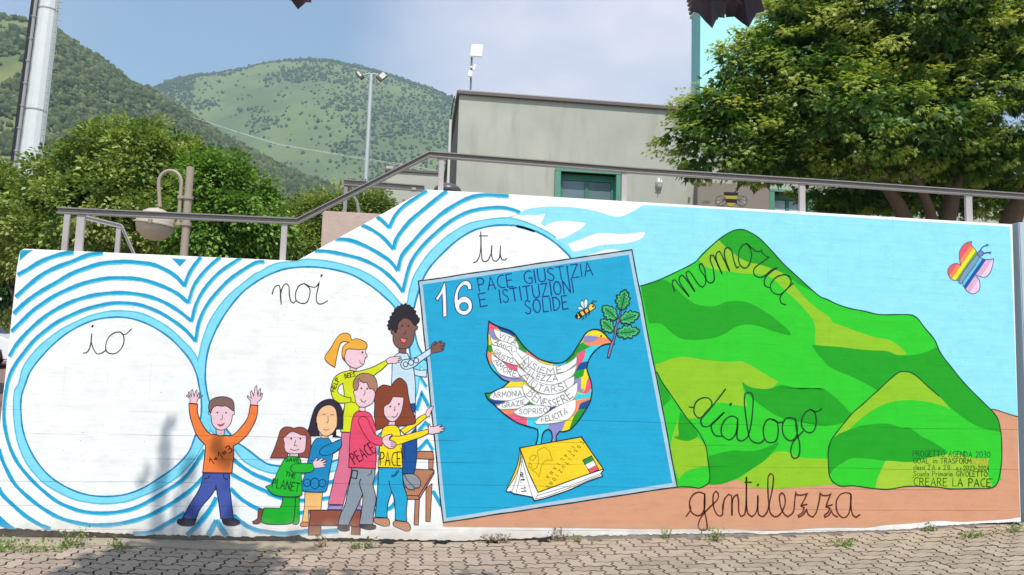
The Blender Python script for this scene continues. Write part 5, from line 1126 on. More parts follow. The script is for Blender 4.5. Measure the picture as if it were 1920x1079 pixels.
# bulkhead lamp
bl = empty('bulkhead_lamp', (0, 0, 0), label='small oval bulkhead light on the grey school wall', category='lamp')
c_ = onY(1235, 345, YB); mb = MB()
me_ = Matrix.Translation((c_.x, YB, c_.z)) @ Matrix.Rotation(R(90), 4, 'X') @ Matrix.Diagonal((.62, 1.05, 1, 1))
mb.lathe([(.14, .0), (.14, .06), (.12, .075), (.105, .08)], n=28, m=me_); mb.obj('rim', plain('lamp_rim', (.42, .42, .40), .5, .4), bl, smooth=True)
mb = MB(); mb.lathe([(.107, .06), (.10, .10), (.06, .125), (0, .13)], n=28, m=me_); mb.obj('glass', plain('opal_glass', (.75, .76, .76), .2, .5), bl, smooth=True)
mb = MB(); mb.box((c_.x - .075, YB - .14, c_.z - .008), (c_.x + .075, YB - .12, c_.z + .008)); mb.box((c_.x - .008, YB - .143, c_.z - .12), (c_.x + .008, YB - .121, c_.z + .12)); mb.obj('guard', plain('lamp_rim', (.42, .42, .40)), bl)
# downpipe and cables on the left side
mb = MB(); q = onY(843, 260, YB + .6); mb.tube([(q.x, YB + .4, 1), (q.x, YB + .4, onY(843, 225, YB + .4).z)], .035, 8); mb.obj('downpipe', plain('pipe_white', (.6, .6, .58), .5, .4), bd, smooth=True)
mb = MB(); mb.tube([onY(853, 180, YB + .3), onY(848, 200, YB + .5), onY(844, 232, YB + .9), onY(846, 262, YB + .9), onY(842, 330, YB + .9)], .012, 5); mb.obj('cable', BLK, bd)
# aerial on the roof
an = empty('roof_antenna', (0, 0, 0), label='white square panel antenna on a thin mast at the roof corner', category='antenna')
YA = YB + .9; WP = plain('antenna_white', (.80, .79, .74), .45, .4)
q0, q1 = onY(882, 178, YA), onY(884, 108, YA); k_ = YA / F
mb = MB(); mb.tube([(q0.x, YA, zr), (q0.x, YA, q1.z)], .026, 8); mb.tube([(q0.x + .02, YA, zr), (q0.x + .03, YA, zr + .35)], .012, 6); mb.tube([(q0.x, YA, zr + .35), (q0.x - .22, YA + .1, zr + .04)], .008, 5); mb.obj('mast', plain('mast_tube', (.16, .18, .2), .5, .4, .3), an, smooth=True)
c_ = onY(893.5, 98.5, YA); m = Matrix.Translation((c_.x, YA - .1, c_.z)) @ Matrix.Rotation(R(-18), 4, 'Z') @ Matrix.Rotation(R(5.5), 4, 'Y')
mb = MB(); mb.box((-11.9 * k_, -.03, -12.4 * k_), (11.9 * k_, .03, 12.4 * k_), m); mb.obj('panel', WP, an, bevel=.012)
c_ = onY(881, 141, YA); mb = MB(); mb.box((c_.x - 3.8 * k_, YA - .12, c_.z - 6.5 * k_), (c_.x + 3.8 * k_, YA - .04, c_.z + 6.5 * k_)); c_ = onY(883.5, 128, YA); mb.box((c_.x - 2.2 * k_, YA - .1, c_.z - 2.3 * k_), (c_.x + 2.2 * k_, YA - .04, c_.z + 2.3 * k_)); mb.obj('junction_box', WP, an, bevel=.015)
c_ = onY(889, 128, YA); m = Matrix.Translation((c_.x, YA - .05, c_.z)) @ Matrix.Rotation(R(12), 4, 'Y'); mb = MB(); mb.box((-1.8 * k_, -.03, -6.2 * k_), (1.8 * k_, .03, 6.2 * k_), m); mb.obj('side_antenna', WP, an, bevel=.01)

# low annex to the left of the school
ann = empty('annex', (0, 0, 0), label='low pale rendered annex to the left of the school', category='building')
YX = 27.0; x0, x1 = onY(724, 350, YX).x, onY(850, 350, YX).x; za = onY(780, 322, YX).z
mb = MB(); mb.box((x0, YX, 0), (x1 + 1, YX + 5, za - .05)); mb.obj('wall', plain('annex_render', (.43, .43, .36), .9, .15, 0, .1, 2), ann)
mb = MB(); mb.box((x0 - .06, YX - .06, za - .05), (x1 + 1, YX + 5, za + .04)); mb.obj('roof', plain('roof_metal', (.13, .11, .10)), ann, bevel=.01)
mb = MB(); mb.box((x0 - .03, YX - .04, za + .04), (onY(737, 330, YX).x, YX + .3, za + .14)); mb.obj('coping', plain('roof_coping', (.42, .40, .38)), ann)
# turquoise tower behind the maple
tw = empty('turquoise_tower', (0, 0, 0), label='turquoise tower with brown ribbed eaves behind the maple', category='building')
YT = 25.0; TQ = plain('turquoise_render', (.36, .72, .70), .8, .2, 0, .06, 3); TQD = plain('turquoise_shaded', (.24, .50, .49), .8, .2, 0, .06, 3); TQF = plain('tower_roof', (.16, .12, .10), .6, .3)
x0, x1 = onY(1313, 120, YT).x, 14.; zt_ = onY(1370, 20, YT).z; zc = onY(1295, 34, YT + 1.5).z
xs0 = onY(1295, 100, YT + .9).x
mb = MB(); mb.box((x0, YT, 1), (x1, YT + .86, zt_)); mb.obj('wall', TQ, tw)
mb = MB(); mb.box((x0 - .012, YT + .004, 1), (x0 - .002, YT + .856, zt_ - .002)); mb.obj('wall', TQD, tw)  # darker skin on the left side, its shade put into the colour
for q in range(6):
    mb = MB(); z = zt_ + q * .16; mb.box((x0 - .06 - .03 * q, YT - .12 - .05 * q, z), (x1, YT + .95, z + .10)); mb.box((x0 + .1, YT + .1, z + .10), (x1, YT + .8, z + .16)); mb.obj('eave_board', TQF if q else plain('eave_pale', (.6, .55, .45)), tw, bevel=.01)
# overhead line
wr = empty('power_line', (0, 0, 0), label='pair of thin pale overhead cables crossing below the mountain', category='cable')
WIRE = plain('wire_grey', (.62, .62, .58), .4, .5)
for off in (0, 3.2):
    pts = [(361, 220), (440, 246), (520, 270), (620, 287), (700, 300), (760, 309), (830, 323 + off)]
    mb = MB(); mb.tube([onY(a_, b_ + off * (a_ - 350) / 480, 45 + (830 - a_) * .04) for a_, b_ in pts], .013, 5); mb.obj('wire', WIRE, wr)

# ------------------------------------------------------------------ car park and car at the far left
CX, CY = onY(10, 648, 25.0).x, 25.0
gzc = ground_z(CX, CY) - .05
# asphalt strip follows the sloping ground
mb = MB(); xa_, xb_ = -60, -6.5; ysr = [9.5, 12, 15, 18, 22, 26, 30, 33.4]
vs = [(x, y, ground_z(x, y) - .05) for y in ysr for x in (xa_, -30, -22, -16, -12, -9, xb_)]; n = 7
mb.add(vs, [(j * n + i, j * n + i + 1, (j + 1) * n + i + 1, (j + 1) * n + i) for j in range(len(ysr) - 1) for i in range(n - 1)])
mb.obj('parking_lot', plain('parking_red', (.19, .125, .11), .9, .15, 0, .15, 4), None, kind='structure')
LINE = plain('road_paint', (.62, .60, .58), .7, .2)
for py in (677, 690, 699, 722):
    c_ = None
    for yy in np.arange(10, 33, .05):
        v = CAM.transposed() @ (Vector((onY(5, py, yy).x, yy, ground_z(-16, yy) - .045)) - Vector((0, 0, EYE)))
        if 539.5 - F * v.y / -v.z <= py: c_ = yy; break
    if c_:
        mb = MB(); xs_l = (-26, -22, -18, -12); v_ = []
        for yy in (c_, c_ + .16): v_ += [(x, yy, ground_z(x, yy) - .044) for x in xs_l]
        mb.add(v_, [(i, i + 1, 4 + i + 1, 4 + i) for i in range(3)]); mb.obj('parking_line', LINE, None, kind='structure')
car = empty('parked_car', (CX - 2.9, CY, gzc), label='white parked car with black tyres at the far left edge', category='car')
CP = NT('car_white', .25, .5); CP.b.inputs['Coat Weight'].default_value = .6; CPM = CP.done((.72, .72, .74))
TY = plain('tyre', (.02, .02, .02), .8, .3); RIMM = plain('rim_alloy', (.4, .4, .42), .3, .5, .6); CG = NT('car_glass', .05, .6); CGM = CG.done((.02, .025, .03))
prof = [(-.55, .32), (-.50, .62), (-.30, .92), (.10, 1.02), (.55, 1.40), (1.2, 1.50), (2.0, 1.46), (2.55, 1.04), (3.2, .93), (3.55, .74), (3.62, .42), (3.55, .25)]
prof = prof + [(3.3, .22), (3.22, .5), (2.95, .66), (2.68, .5), (2.6, .22), (.55, .22), (.47, .5), (.2, .66), (-.07, .5), (-.15, .22), (-.5, .24)]
mb = MB(); mb.prism(prof, -.86, .86); mb.obj('body', CPM, car, bevel=.04, smooth=True)
mb = MB(); mb.prism([(.72, 1.04), (.82, 1.34), (1.22, 1.42), (1.9, 1.38), (2.36, 1.05)], -.868, .868); mb.obj('window', CGM, car)
mb = MB(); mb.prism([(2.06, 1.425), (2.10, 1.45), (2.60, 1.04), (2.55, 1.02)], -.70, .70); mb.obj('windscreen', CGM, car)
for wx_ in (.2, 2.95):
    for sy in (-1, 1):
        wh = empty('wheel', (wx_, sy * .78, .31)); wh.parent = car
        m = Matrix.Rotation(R(90), 4, 'X'); mb = MB(); mb.lathe([(.19, -.1), (.30, -.1), (.315, -.06), (.315, .06), (.30, .1), (.19, .1)], n=24, m=m); mb.obj('tyre', TY, wh, smooth=True)
        mb = MB(); mb.lathe([(0, .06), (.05, .08), (.19, .05)], n=20, m=m); mb.lathe([(0, -.06), (.05, -.08), (.19, -.05)], n=20, m=m); mb.obj('rim', RIMM, wh, smooth=True)
mb = MB(); mb.box((2.28, -1.02, .98), (2.42, -.86, 1.10)); mb.obj('mirror', CPM, car, bevel=.03, smooth=True)
mb = MB(); mb.box((3.42, -.80, .62), (3.60, -.5, .74)); mb.obj('headlight', plain('lamp_glass', (.6, .6, .62), .1, .6), car, bevel=.02)
# ------------------------------------------------------------------ foliage
def leaf_mat(name, stops, trans=.35, rough=.5):
    """leaf colour varies from leaf to leaf; 'tint' is the leaf's own colour number"""
    s = NT(name, rough, .35)
    at = s.n('ShaderNodeAttribute'); at.attribute_name = 'tint'
    c = s.ramp(at.outputs['Fac'], stops)
    s.l(c, s.b.inputs['Base Color'])
    tr = s.n('ShaderNodeBsdfTranslucent'); s.l(s.mix(1., c, (1.0, 1.0, .45), 'MULTIPLY'), tr.inputs[0])
    mx_ = s.n('ShaderNodeMixShader'); mx_.inputs[0].default_value = trans
    s.l(s.b.outputs[0], mx_.inputs[1]); s.l(tr.outputs[0], mx_.inputs[2]); s.l(mx_.outputs[0], s.t.nodes['Material Output'].inputs[0])
    return s.m
QUAD = (np.array([(0, 0, 0), (.32, .5, .06), (0, 1, -.12), (-.32, .5, .06)], float), np.array([(0, 1, 2, 3)]))
def star(lobes=5, spread=62, w=.12):
    v = [(0, 0, 0)]; f = []
    for k in range(lobes):
        a = R((k - (lobes - 1) / 2) * spread * 2 / (lobes - 1) * (1.0 if lobes > 3 else .8)); ln = 1 - .42 * (abs(k - (lobes - 1) / 2) / ((lobes - 1) / 2)) ** 1.6
        d = (math.sin(a), math.cos(a)); n_ = (d[1], -d[0]); b = len(v)
        v += [(d[0] * ln * .42 + n_[0] * w, d[1] * ln * .42 + n_[1] * w, .03), (d[0] * ln, d[1] * ln, -.10), (d[0] * ln * .42 - n_[0] * w, d[1] * ln * .42 - n_[1] * w, .03)]
        f.append((0, b, b + 1, b + 2))
    return np.array(v, float), np.array(f)
def leaves_mesh(name, C, D_, N, size, tint, tmpl, mat):
    """C centres, D_ tip directions, N face normals (n,3); size, tint (n,)"""
    D_ = D_ / (np.linalg.norm(D_, axis=1, keepdims=True) + 1e-9); S_ = np.cross(D_, N); S_ /= (np.linalg.norm(S_, axis=1, keepdims=True) + 1e-9); N = np.cross(S_, D_)
    tv, tf = tmpl; n, k = len(C), len(tv)
    V_ = C[:, None, :] + size[:, None, None] * (tv[None, :, 0:1] * S_[:, None, :] + tv[None, :, 1:2] * D_[:, None, :] + tv[None, :, 2:3] * N[:, None, :])
    V_ = V_.reshape(-1, 3).astype(np.float32); FI = (tf[None] + (np.arange(n) * k)[:, None, None]).reshape(-1, tf.shape[1])
    return raw_mesh(name, V_, FI, mat, np.repeat(tint, k))
def raw_mesh(name, V_, FI, mat, tint=None, smooth=False):
    me = bpy.data.meshes.new(name); nf, q = FI.shape
    me.vertices.add(len(V_)); me.vertices.foreach_set('co', V_.ravel())
    me.loops.add(nf * q); me.loops.foreach_set('vertex_index', FI.ravel().astype(np.int32))
    me.polygons.add(nf); me.polygons.foreach_set('loop_start', np.arange(0, nf * q, q, dtype=np.int32)); 
    me.update(calc_edges=True)
    if tint is not None:
        at = me.attributes.new('tint', 'FLOAT', 'POINT'); at.data.foreach_set('value', tint.astype(np.float32))
    me.materials.append(mat)
    if smooth: me.polygons.foreach_set('use_smooth', [True] * nf)
    me.validate(); return me
def unit(n):
    v = RNG.normal(size=(n, 3)); return v / np.linalg.norm(v, axis=1, keepdims=True)
def crown(ells, nclump, per, cr, size, flat=1.0, droop=.3, shell=.72, jitter=.6, seed=1, upbias=.5):
    """leaf clumps through the volume of several ellipsoids [(centre, radii)]"""
    rg = np.random.default_rng(seed); vol = np.array([r[0] * r[1] * r[2] for _, r in ells]) ** .7; pk = rg.choice(len(ells), nclump, p=vol / vol.sum())
    cc = np.array([e[0] for e in ells])[pk]; rr = np.array([e[1] for e in ells])[pk]
    d = rg.normal(size=(nclump, 3)); d /= np.linalg.norm(d, axis=1, keepdims=True)
    rad = shell + (1.12 - shell) * rg.random(nclump) ** .8; inner = rg.random(nclump) < .2; rad[inner] *= rg.random(inner.sum()) ** .5
    cl = cc + d * rr * rad[:, None]
    ctint = rg.random(nclump)
    k = nclump * per; idx = np.repeat(np.arange(nclump), per)
    o = rg.normal(size=(k, 3)); o /= np.linalg.norm(o, axis=1, keepdims=True); rr_ = rg.random(k) ** .45
    csz = cr * (.6 + .8 * rg.random(nclump))
    off = o * (rr_ * csz[idx])[:, None]; off[:, 2] *= flat
    C = cl[idx] + off
    Dv = o * np.array([1, 1, .6]) + d[idx] * .8; Dv[:, 2] -= droop; Dv += rg.normal(size=(k, 3)) * .35
    Nv = rg.normal(size=(k, 3)) * jitter + np.array([0, 0, upbias + .4]) + d[idx] * .5
    sz = size * (.65 + .6 * rg.random(k)); t = np.clip(.55 * ctint[idx] + .45 * rg.random(k), 0, 1)
    return C, Dv, Nv, sz, t, cl
def limbs(name, base, targets, r0, mat, parent, seed=2, mid=.45):
    rg = random.Random(seed); mb = MB()
    for k, t in enumerate(targets):
        t = Vector(t); b = Vector(base); m_ = b.lerp(t, mid) + Vector((rg.uniform(-.1, .1), rg.uniform(-.1, .1), rg.uniform(0, .15))) * (t - b).length
        pts = [b.lerp(m_, q) if q <= 1 else m_.lerp(t, q - 1) for q in (0, .33, .66, 1, 1.33, 1.66, 2)]
        pts = [p + Vector((rg.uniform(-1, 1), rg.uniform(-1, 1), rg.uniform(-1, 1))) * .02 * (t - b).length for p in pts]; pts[0] = b
        mb.tube(pts, [r0 * (1 - .13 * q) * (1 if k == 0 else .55) for q in range(7)], 8)
    return mb.obj(name, mat, parent, smooth=True)
s = NT('bark', .9, .15); BARK = s.done(s.mix(s.noise(9, 6, co=s.mapping((3, 3, .7))), (.075, .05, .035), (.19, .125, .085)), s.bump(s.noise(30, 5, co=s.mapping((3, 3, .6))), .8, .02))

# --- green maple on the terrace, upper right
YP = 11.3
def el(px, py, rx, ry, Y=YP, ryd=None):
    c = onY(px, py, Y); k = Y / F; return (tuple(c), (rx * k, (ryd or (rx + ry) / 2) * k, ry * k))
mt = empty('maple_tree', (0, 0, 0), label='big green maple with fine starry leaves overhanging the railing', category='tree')
E_ = [el(1720, 40, 300, 200, ryd=230), el(1345, 205, 80, 55), el(1430, 120, 85, 70), el(1480, 50, 70, 60), el(1760, 350, 240, 62, 13.2), el(1600, 375, 130, 30, 12.9), el(1500, 165, 150, 140), el(1355, 265, 118, 88), el(1600, 245, 260, 105, ryd=230), el(1860, 190, 260, 175, ryd=260), el(1450, 300, 140, 50), el(1980, -60, 300, 260), el(1560, 40, 130, 120), el(1790, 300, 160, 40)]
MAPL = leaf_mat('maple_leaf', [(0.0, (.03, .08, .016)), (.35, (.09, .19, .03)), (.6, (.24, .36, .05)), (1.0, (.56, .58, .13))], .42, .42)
C, Dv, Nv, sz, t, cl = crown(E_, 2200, 46, .23, .070, flat=.38, droop=.75, shell=.62, seed=11, upbias=.9, jitter=.45)
# outer and upper leaves tinted paler, yellower: sunlight put into the leaf colour
ok = C[:, 2] > onY(1500, 352, YP).z - .35 * np.random.default_rng(5).random(len(C)); ok |= C[:, 1] > 12.5; ok |= (C[:, 0] < onY(1560, 300, YP).x) & (C[:, 2] > onY(1400, 372, YP).z)
C, Dv, Nv, sz, t = C[ok], Dv[ok], Nv[ok], sz[ok], t[ok]
din = np.min([np.sqrt((((C - np.array(c)) / np.array(r)) ** 2).sum(1)) for c, r in E_], axis=0)      # the paler sunlit tint grows towards the edge of the crown
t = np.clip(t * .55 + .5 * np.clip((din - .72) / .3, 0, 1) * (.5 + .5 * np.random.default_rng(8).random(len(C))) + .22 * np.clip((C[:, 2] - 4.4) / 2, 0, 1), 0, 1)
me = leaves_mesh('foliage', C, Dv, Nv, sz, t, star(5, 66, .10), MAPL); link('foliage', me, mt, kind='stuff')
# dense inner foliage so the heart of the crown is dark
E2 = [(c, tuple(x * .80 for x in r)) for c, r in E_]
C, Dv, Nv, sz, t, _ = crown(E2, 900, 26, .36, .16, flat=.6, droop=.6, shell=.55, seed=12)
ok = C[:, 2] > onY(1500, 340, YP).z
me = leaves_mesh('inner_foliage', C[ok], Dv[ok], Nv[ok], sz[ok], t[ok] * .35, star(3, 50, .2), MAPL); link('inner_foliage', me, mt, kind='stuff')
zg = zt + .02
base = (onY(1745, 480, YP).x, YP, zg)
mb = MB()
def trunkpath(pts, r0, r1, Y0=YP, dy=0):
    q = [onY(a_, b_, Y0 + dy * k) for k, (a_, b_) in enumerate(pts)]; n = len(q); mb.tube(q, [r0 + (r1 - r0) * k / (n - 1) for k in range(n)], 12)
trunkpath([(1720, 520), (1700, 420), (1685, 385), (1665, 355), (1650, 330), (1610, 310), (1560, 270)], .14, .045)
trunkpath([(1745, 520), (1750, 420), (1738, 380), (1725, 350), (1700, 305), (1690, 240)], .10, .045, dy=-.05)
trunkpath([(1760, 520), (1775, 415), (1785, 370), (1792, 335), (1800, 300), (1822, 250), (1840, 180)], .15, .07, dy=.03)
trunkpath([(1900, 520), (1890, 430), (1905, 390), (1935, 350), (1960, 280)], .20, .10, dy=-.05)
trunkpath([(1655, 340), (1668, 310), (1680, 260)], .08, .04)
mb.obj('trunk', BARK, mt, smooth=True)

# --- trees and hedges on the left, behind the wall
GM1 = leaf_mat('walnut_leaf', [(0, (.05, .105, .02)), (.35, (.15, .24, .05)), (.7, (.31, .38, .09)), (1, (.48, .52, .17))], .35, .42)
GM2 = leaf_mat('acacia_leaf', [(0, (.06, .13, .02)), (.5, (.14, .28, .04)), (1, (.28, .42, .08))], .35, .45)
GM3 = leaf_mat('laurel_leaf', [(0, (.02, .055, .012)), (.5, (.045, .11, .022)), (1, (.13, .22, .045))], .2, .35)
def tree(name, label, Y, ells, ncl, per, cr, size, mat, seed, tr_px, tmpl=QUAD, cat='tree', group=None, zmin=None, **kw):
    r_ = empty(name, (0, 0, 0), label=label, category=cat)
    if group: r_['group'] = group
    E = [el(a_, b_, c_, d_, Y + (dy or 0), (c_ + d_) * .45) for a_, b_, c_, d_, dy in ells]
    C, Dv, Nv, sz, t, cl = crown(E, ncl, per, cr, size, seed=seed, **kw)
    link('foliage', leaves_mesh('foliage', C, Dv, Nv, sz, t, tmpl, mat), r_, kind='stuff')
    tg = [e[0] for e in E][:5]; b = onY(tr_px[0], tr_px[1], Y); b = (b.x, b.y, ground_z(b.x, b.y) - .1)
    limbs('trunk', b, tg, .16, BARK, r_, seed); return r_
tree('walnut_tree', 'large bushy green tree behind the street lamp', 15.0, [(235, 320, 90, 85, 0), (150, 345, 85, 70, .3), (320, 345, 85, 70, .2), (90, 400, 75, 70, 0), (200, 410, 120, 80, -.6), (300, 430, 110, 60, -.6), (262, 262, 30, 32, 0), (180, 285, 45, 45, .5), (60, 460, 60, 50, -.5), (330, 300, 45, 40, .5), (216, 248, 13, 24, 0), (300, 258, 15, 24, .2), (158, 285, 16, 24, 0), (345, 280, 18, 24, .2)], 640, 84, .27, .095, GM1, 21, (230, 520), upbias=.7, jitter=.7, shell=.6, flat=.7)
tree('acacia_tree', 'lighter green feathery tree to the right of the street lamp', 14.0, [(420, 365, 62, 60, 0), (385, 330, 45, 40, .3), (450, 420, 75, 50, -.3), (400, 440, 80, 60, -.2), (480, 380, 32, 35, .2), (500, 450, 40, 40, 0)], 440, 80, .24, .09, GM2, 22, (420, 520), upbias=.6, jitter=.7, droop=.6)
tree('walnut_tree', 'darker tree at the far left beneath the telecom mast', 17.0, [(15, 390, 55, 60, 0), (-30, 420, 80, 90, 0), (50, 440, 50, 50, 0), (-10, 350, 28, 30, 0)], 420, 80, .32, .085, GM1, 23, (75, 520), upbias=.6)
tree('laurel_shrub', 'dark glossy laurel on the grass bank behind the white car', 37.0, [(-10, 450, 45, 75, 0), (8, 515, 34, 48, 0), (-60, 480, 60, 90, 0), (5, 410, 25, 30, 0), (20, 480, 30, 60, 0)], 420, 60, .55, .2, GM3, 24, (60, 600), cat='shrub', upbias=.5)
tree('hedge', 'clipped green hedge beyond the wall between tree and parapet', 19.0, [(540, 425, 50, 42, 0), (600, 410, 50, 38, 0), (660, 400, 45, 36, 0), (700, 405, 40, 34, 0), (560, 470, 60, 40, -.3), (495, 425, 32, 42, 0), (640, 450, 60, 40, 0), (705, 392, 20, 22, 0)], 620, 70, .28, .085, GM1, 25, (600, 540), cat='hedge', upbias=.7)
# grass bank behind the car
GR_ = leaf_mat('grass_blade', [(0, (.10, .13, .03)), (1, (.26, .27, .07))], .2)
n = 9000; c_ = np.stack([RNG.uniform(-36, -12, n), RNG.uniform(33, 38, n), np.zeros(n)], 1); c_[:, 2] = [1.36 + (y - 33) * .45 for x, y in c_[:, :2]]
mb = MB(); mb.prism([(33, 1.2), (40, 1.2), (40, 3.6), (38, 3.6), (33, 1.36)], -60, -8, axis='X'); mb.obj('bank', plain('bank_soil', (.13, .14, .05), .95, .1, 0, .3, 3), None, kind='structure')
Dg = RNG.normal(size=(n, 3)) * .3 + np.array([0, 0, 1]); Ng = unit(n)
link('grass', leaves_mesh('grass', c_, Dg, Ng, RNG.uniform(.2, .5, n), RNG.random(n), QUAD, GR_), None, kind='stuff')

# --- weeds at the foot of the wall
WEED = leaf_mat('weed_leaf', [(0, (.10, .16, .03)), (.6, (.20, .28, .07)), (1, (.34, .38, .15))], .3)
DRY = leaf_mat('dry_leaf', [(0, (.16, .10, .06)), (1, (.36, .27, .15))], .2)
def weeds(n, xr, yr, hgt, size, seed, mat=WEED, up=.8, wide=False):
    rg = np.random.default_rng(seed); x = rg.uniform(*xr, n) if wide else rg.normal(xr[0], -xr[1], n); y = rg.uniform(*yr, n)
    z = np.array([gz(v) for v in x]) + rg.random(n) ** 1.6 * hgt
    C = np.stack([x, y, z], 1); Dv = rg.normal(size=(n, 3)) * .8 + np.array([0, -.3, up]); Nv = rg.normal(size=(n, 3)) * .5 + np.array([0, -.4, .9])
    return C, Dv, Nv, size * rg.uniform(.5, 1.2, n), rg.random(n)
def gx(px, py=1015):
    return onZ(px, py, gz(wl(px, 1000)[0]))
x0, x1 = gx(-60, 1035).x, gx(120, 1035).x
ce = weeds(800, (x0, x1), (5.95, 6.42), .07, .032, 31, wide=True); C, Dv, Nv, sz, t = ce
ok = (C[:, 1] < 6.15 + .35 * (np.sin(C[:, 0] * 5) * .5 + .5) + .12) & (C[:, 1] > 6.08 + (C[:, 0] - x0) * .10)
mb_ = leaves_mesh('weed_patch', C[ok], Dv[ok], Nv[ok], sz[ok], t[ok], QUAD, WEED); link('weed_patch', mb_, None, kind='stuff')
wspots = [(135, 1022, 1.2, .12, 60), (152, 1020, .9, .14, 40), (215, 1022, .8, .09, 34), (228, 1030, .6, .07, 24), (600, 1024, .9, .1, 40), (668, 1026, .7, .06, 30), (690, 1024, .6, .08, 30), (920, 1012, 1.1, .07, 44), (945, 1014, .9, .06, 34), (1043, 1008, 1.1, .10, 52), (1083, 1012, .6, .05, 20), (1248, 1006, .6, .09, 26), (1340, 1010, 1.3, .11, 90), (1580, 1018, 1.3, .05, 80), (1725, 985, .9, .07, 40), (1820, 1000, 1.4, .05, 90), (1898, 991, 1.4, .06, 90)]
wlab = ['broad leafed weed at the right end of the green weed patch', 'tall thin weed just right of the green weed patch', 'small sprig of weed on the gutter below the left ring', 'low weed sprig next to the sprig below the left ring', 'dry weed on the gutter under the low painted bench', 'low weed under the feet of the painted boy in grey jeans', 'weed sprig under the feet of the girl in yellow', 'dry creeping weed at the wall foot below the poster', 'small weed tuft just right of the dry creeping weed', 'upright dry weed against the white strip below the poster', 'tiny yellowish weed on the gutter below the book', 'thin sprig against the white strip left of gentilezza', 'bushy weed tuft under the letter g of gentilezza', 'flat weed tuft in the paving under the letters zz', 'small weeds at the foot of the wall below the small hill', 'flat green weed tuft in dusty paving at the right', 'weed tuft at the foot of the right end of the wall']
for k, ((px, py, sp, h_, n), lb) in enumerate(zip(wspots, wlab)):
    g_ = gx(px, py + 4); yy = min(g_.y, DW - .03)
    C, Dv, Nv, sz, t = weeds(n, (g_.x, -.045 * sp), (yy - .03 * sp, yy + .025 * sp), h_, .03, 40 + k, DRY if 'dry' in lb else WEED)
    o = empty('weed', (0, 0, 0), label=lb, category='weed', group='weeds along the foot of the wall')
    link('leaves', leaves_mesh('leaves', C, Dv, Nv, sz, t, QUAD, DRY if 'dry' in lb else WEED), o, kind='stuff')
    mb = MB()
    for q in range(7): mb.tube([(g_.x + random.gauss(0, .02), yy + random.gauss(0, .01), gz(g_.x) - .01), (g_.x + random.gauss(0, .04) * sp, yy + random.gauss(0, .02), gz(g_.x) + h_ * random.uniform(.6, 1.1))], .0014, 4)
    mb.obj('stems', plain('weed_stem', (.22, .18, .10)), o, kind='stuff')

# --- purple maple over the street: its leaves hang into the top of the view and it shades the left of the wall
pt_ = empty('purple_maple', (0, 0, 0), label='dark purple maple leaves hanging into the view from above', category='tree')
PM = leaf_mat('purple_leaf', [(0, (.022, .008, .010)), (1, (.045, .013, .013))], .12, .4)
def maple_leaf_pts():
    half = [(0, 0), (.10, .02), (.34, -.14), (.30, .05), (.52, .12), (.40, .22), (.62, .52), (.40, .46), (.36, .56), (.24, .44), (.27, .60), (.30, .78), (.17, .80), (.09, .92), (0, 1.06)]
    return [(x, y) for x, y in half] + [(-x, y) for x, y in half[-2:0:-1]]
def big_leaf(c, tip, size, roll, k):
    P0 = maple_leaf_pts(); c = Vector(c); tip = Vector(tip).normalized(); nrm = Vector((math.sin(roll), -math.cos(roll), .15)); sd_ = tip.cross(nrm).normalized(); nrm = sd_.cross(tip)
    vs = [c]; fs = []
    vs = [c + tip * .40 * size] + [c + sd_ * x * size + tip * y * size + nrm * (-.10 * abs(x) + .06 * math.sin(y * 6)) * size for x, y in P0]
    fs = [(0, i + 1, (i + 1) % len(P0) + 1) for i in range(len(P0))]
    mb = MB(); mb.add(vs, fs); o = mb.obj('leaf', PM, pt_, smooth=False)
    at = o.data.attributes.new('tint', 'FLOAT', 'POINT'); at.data.foreach_set('value', [k] * len(vs)); return o
mb = MB()
for (px, py, Y, sz_, dx, rl_, k) in ((563, -56, 1.75, .098, .02, .1, .8), (602, -54, 1.75, .074, -.04, -.5, .2), (1328, -66, 1.7, .165, .02, .2, .3), (1386, -62, 1.78, .165, .10, -.3, .2), (1352, -70, 1.9, .17, -.1, .5, .1)):
    c_ = onY(px, py, Y); big_leaf(c_, (dx, -.1, -1), sz_, rl_, k); mb.tube([c_, c_ + Vector((.03, -.1, .12)), c_ + Vector((-.3 if px < 900 else -.6, -.5, .9))], .0022, 5)
for pth in (((-3.6, -2.0, -.1), (-3.5, -1.9, 2.5), (-3.0, -1.3, 4.6), (-1.6, -.2, 5.6), (.6, .6, 5.4)), ((-3.5, -1.9, 2.6), (-2.9, -.6, 4.4), (-1.8, 1.2, 5.4), (-1.15, 2.9, 5.4)), ((-3.0, -1.3, 4.6), (-2.0, 0, 7), (-1.4, .6, 8.5)), ((-1.6, -.2, 5.6), (-.4, 1.4, 5.2), (.4, 1.4, 3.6), (.3, 1.2, 3.0))):
    n_ = len(pth); mb.tube(pth, [(.17 if pth[0][2] < 0 else .08) * (1 - .75 * q / (n_ - 1)) for q in range(n_)], 9)
mb.obj('trunk', BARK, pt_, smooth=True)
E_ = [((-.9, 1.0, 6.6), (1.2, 1.0, 1.0)), ((.35, .7, 6.4), (1.0, 1.0, .8)), ((-1.32, 2.95, 5.78), (.26, .45, .40)), ((-1.32, 2.8, 5.72), (.26, .45, .40)), ((-1.38, 2.9, 5.86), (.24, .4, .36)), ((-1.25, 2.9, 5.7), (.24, .4, .36)), ((-1.6, 2.9, 5.6), (.14, .3, .4)), ((-1.05, 2.0, 6.0), (.5, .6, .6)), ((.9, -.6, 6.5), (1.4, 1.0, 1.0)), ((-2.6, -.6, 6.6), (1.6, 1.2, 1.4)), ((-.9, 2.0, 7.0), (.4, .5, .4))]
C, Dv, Nv, sz, t, _ = crown(E_, 300, 22, .32, .13, flat=.6, droop=.5, shell=.5, seed=51)
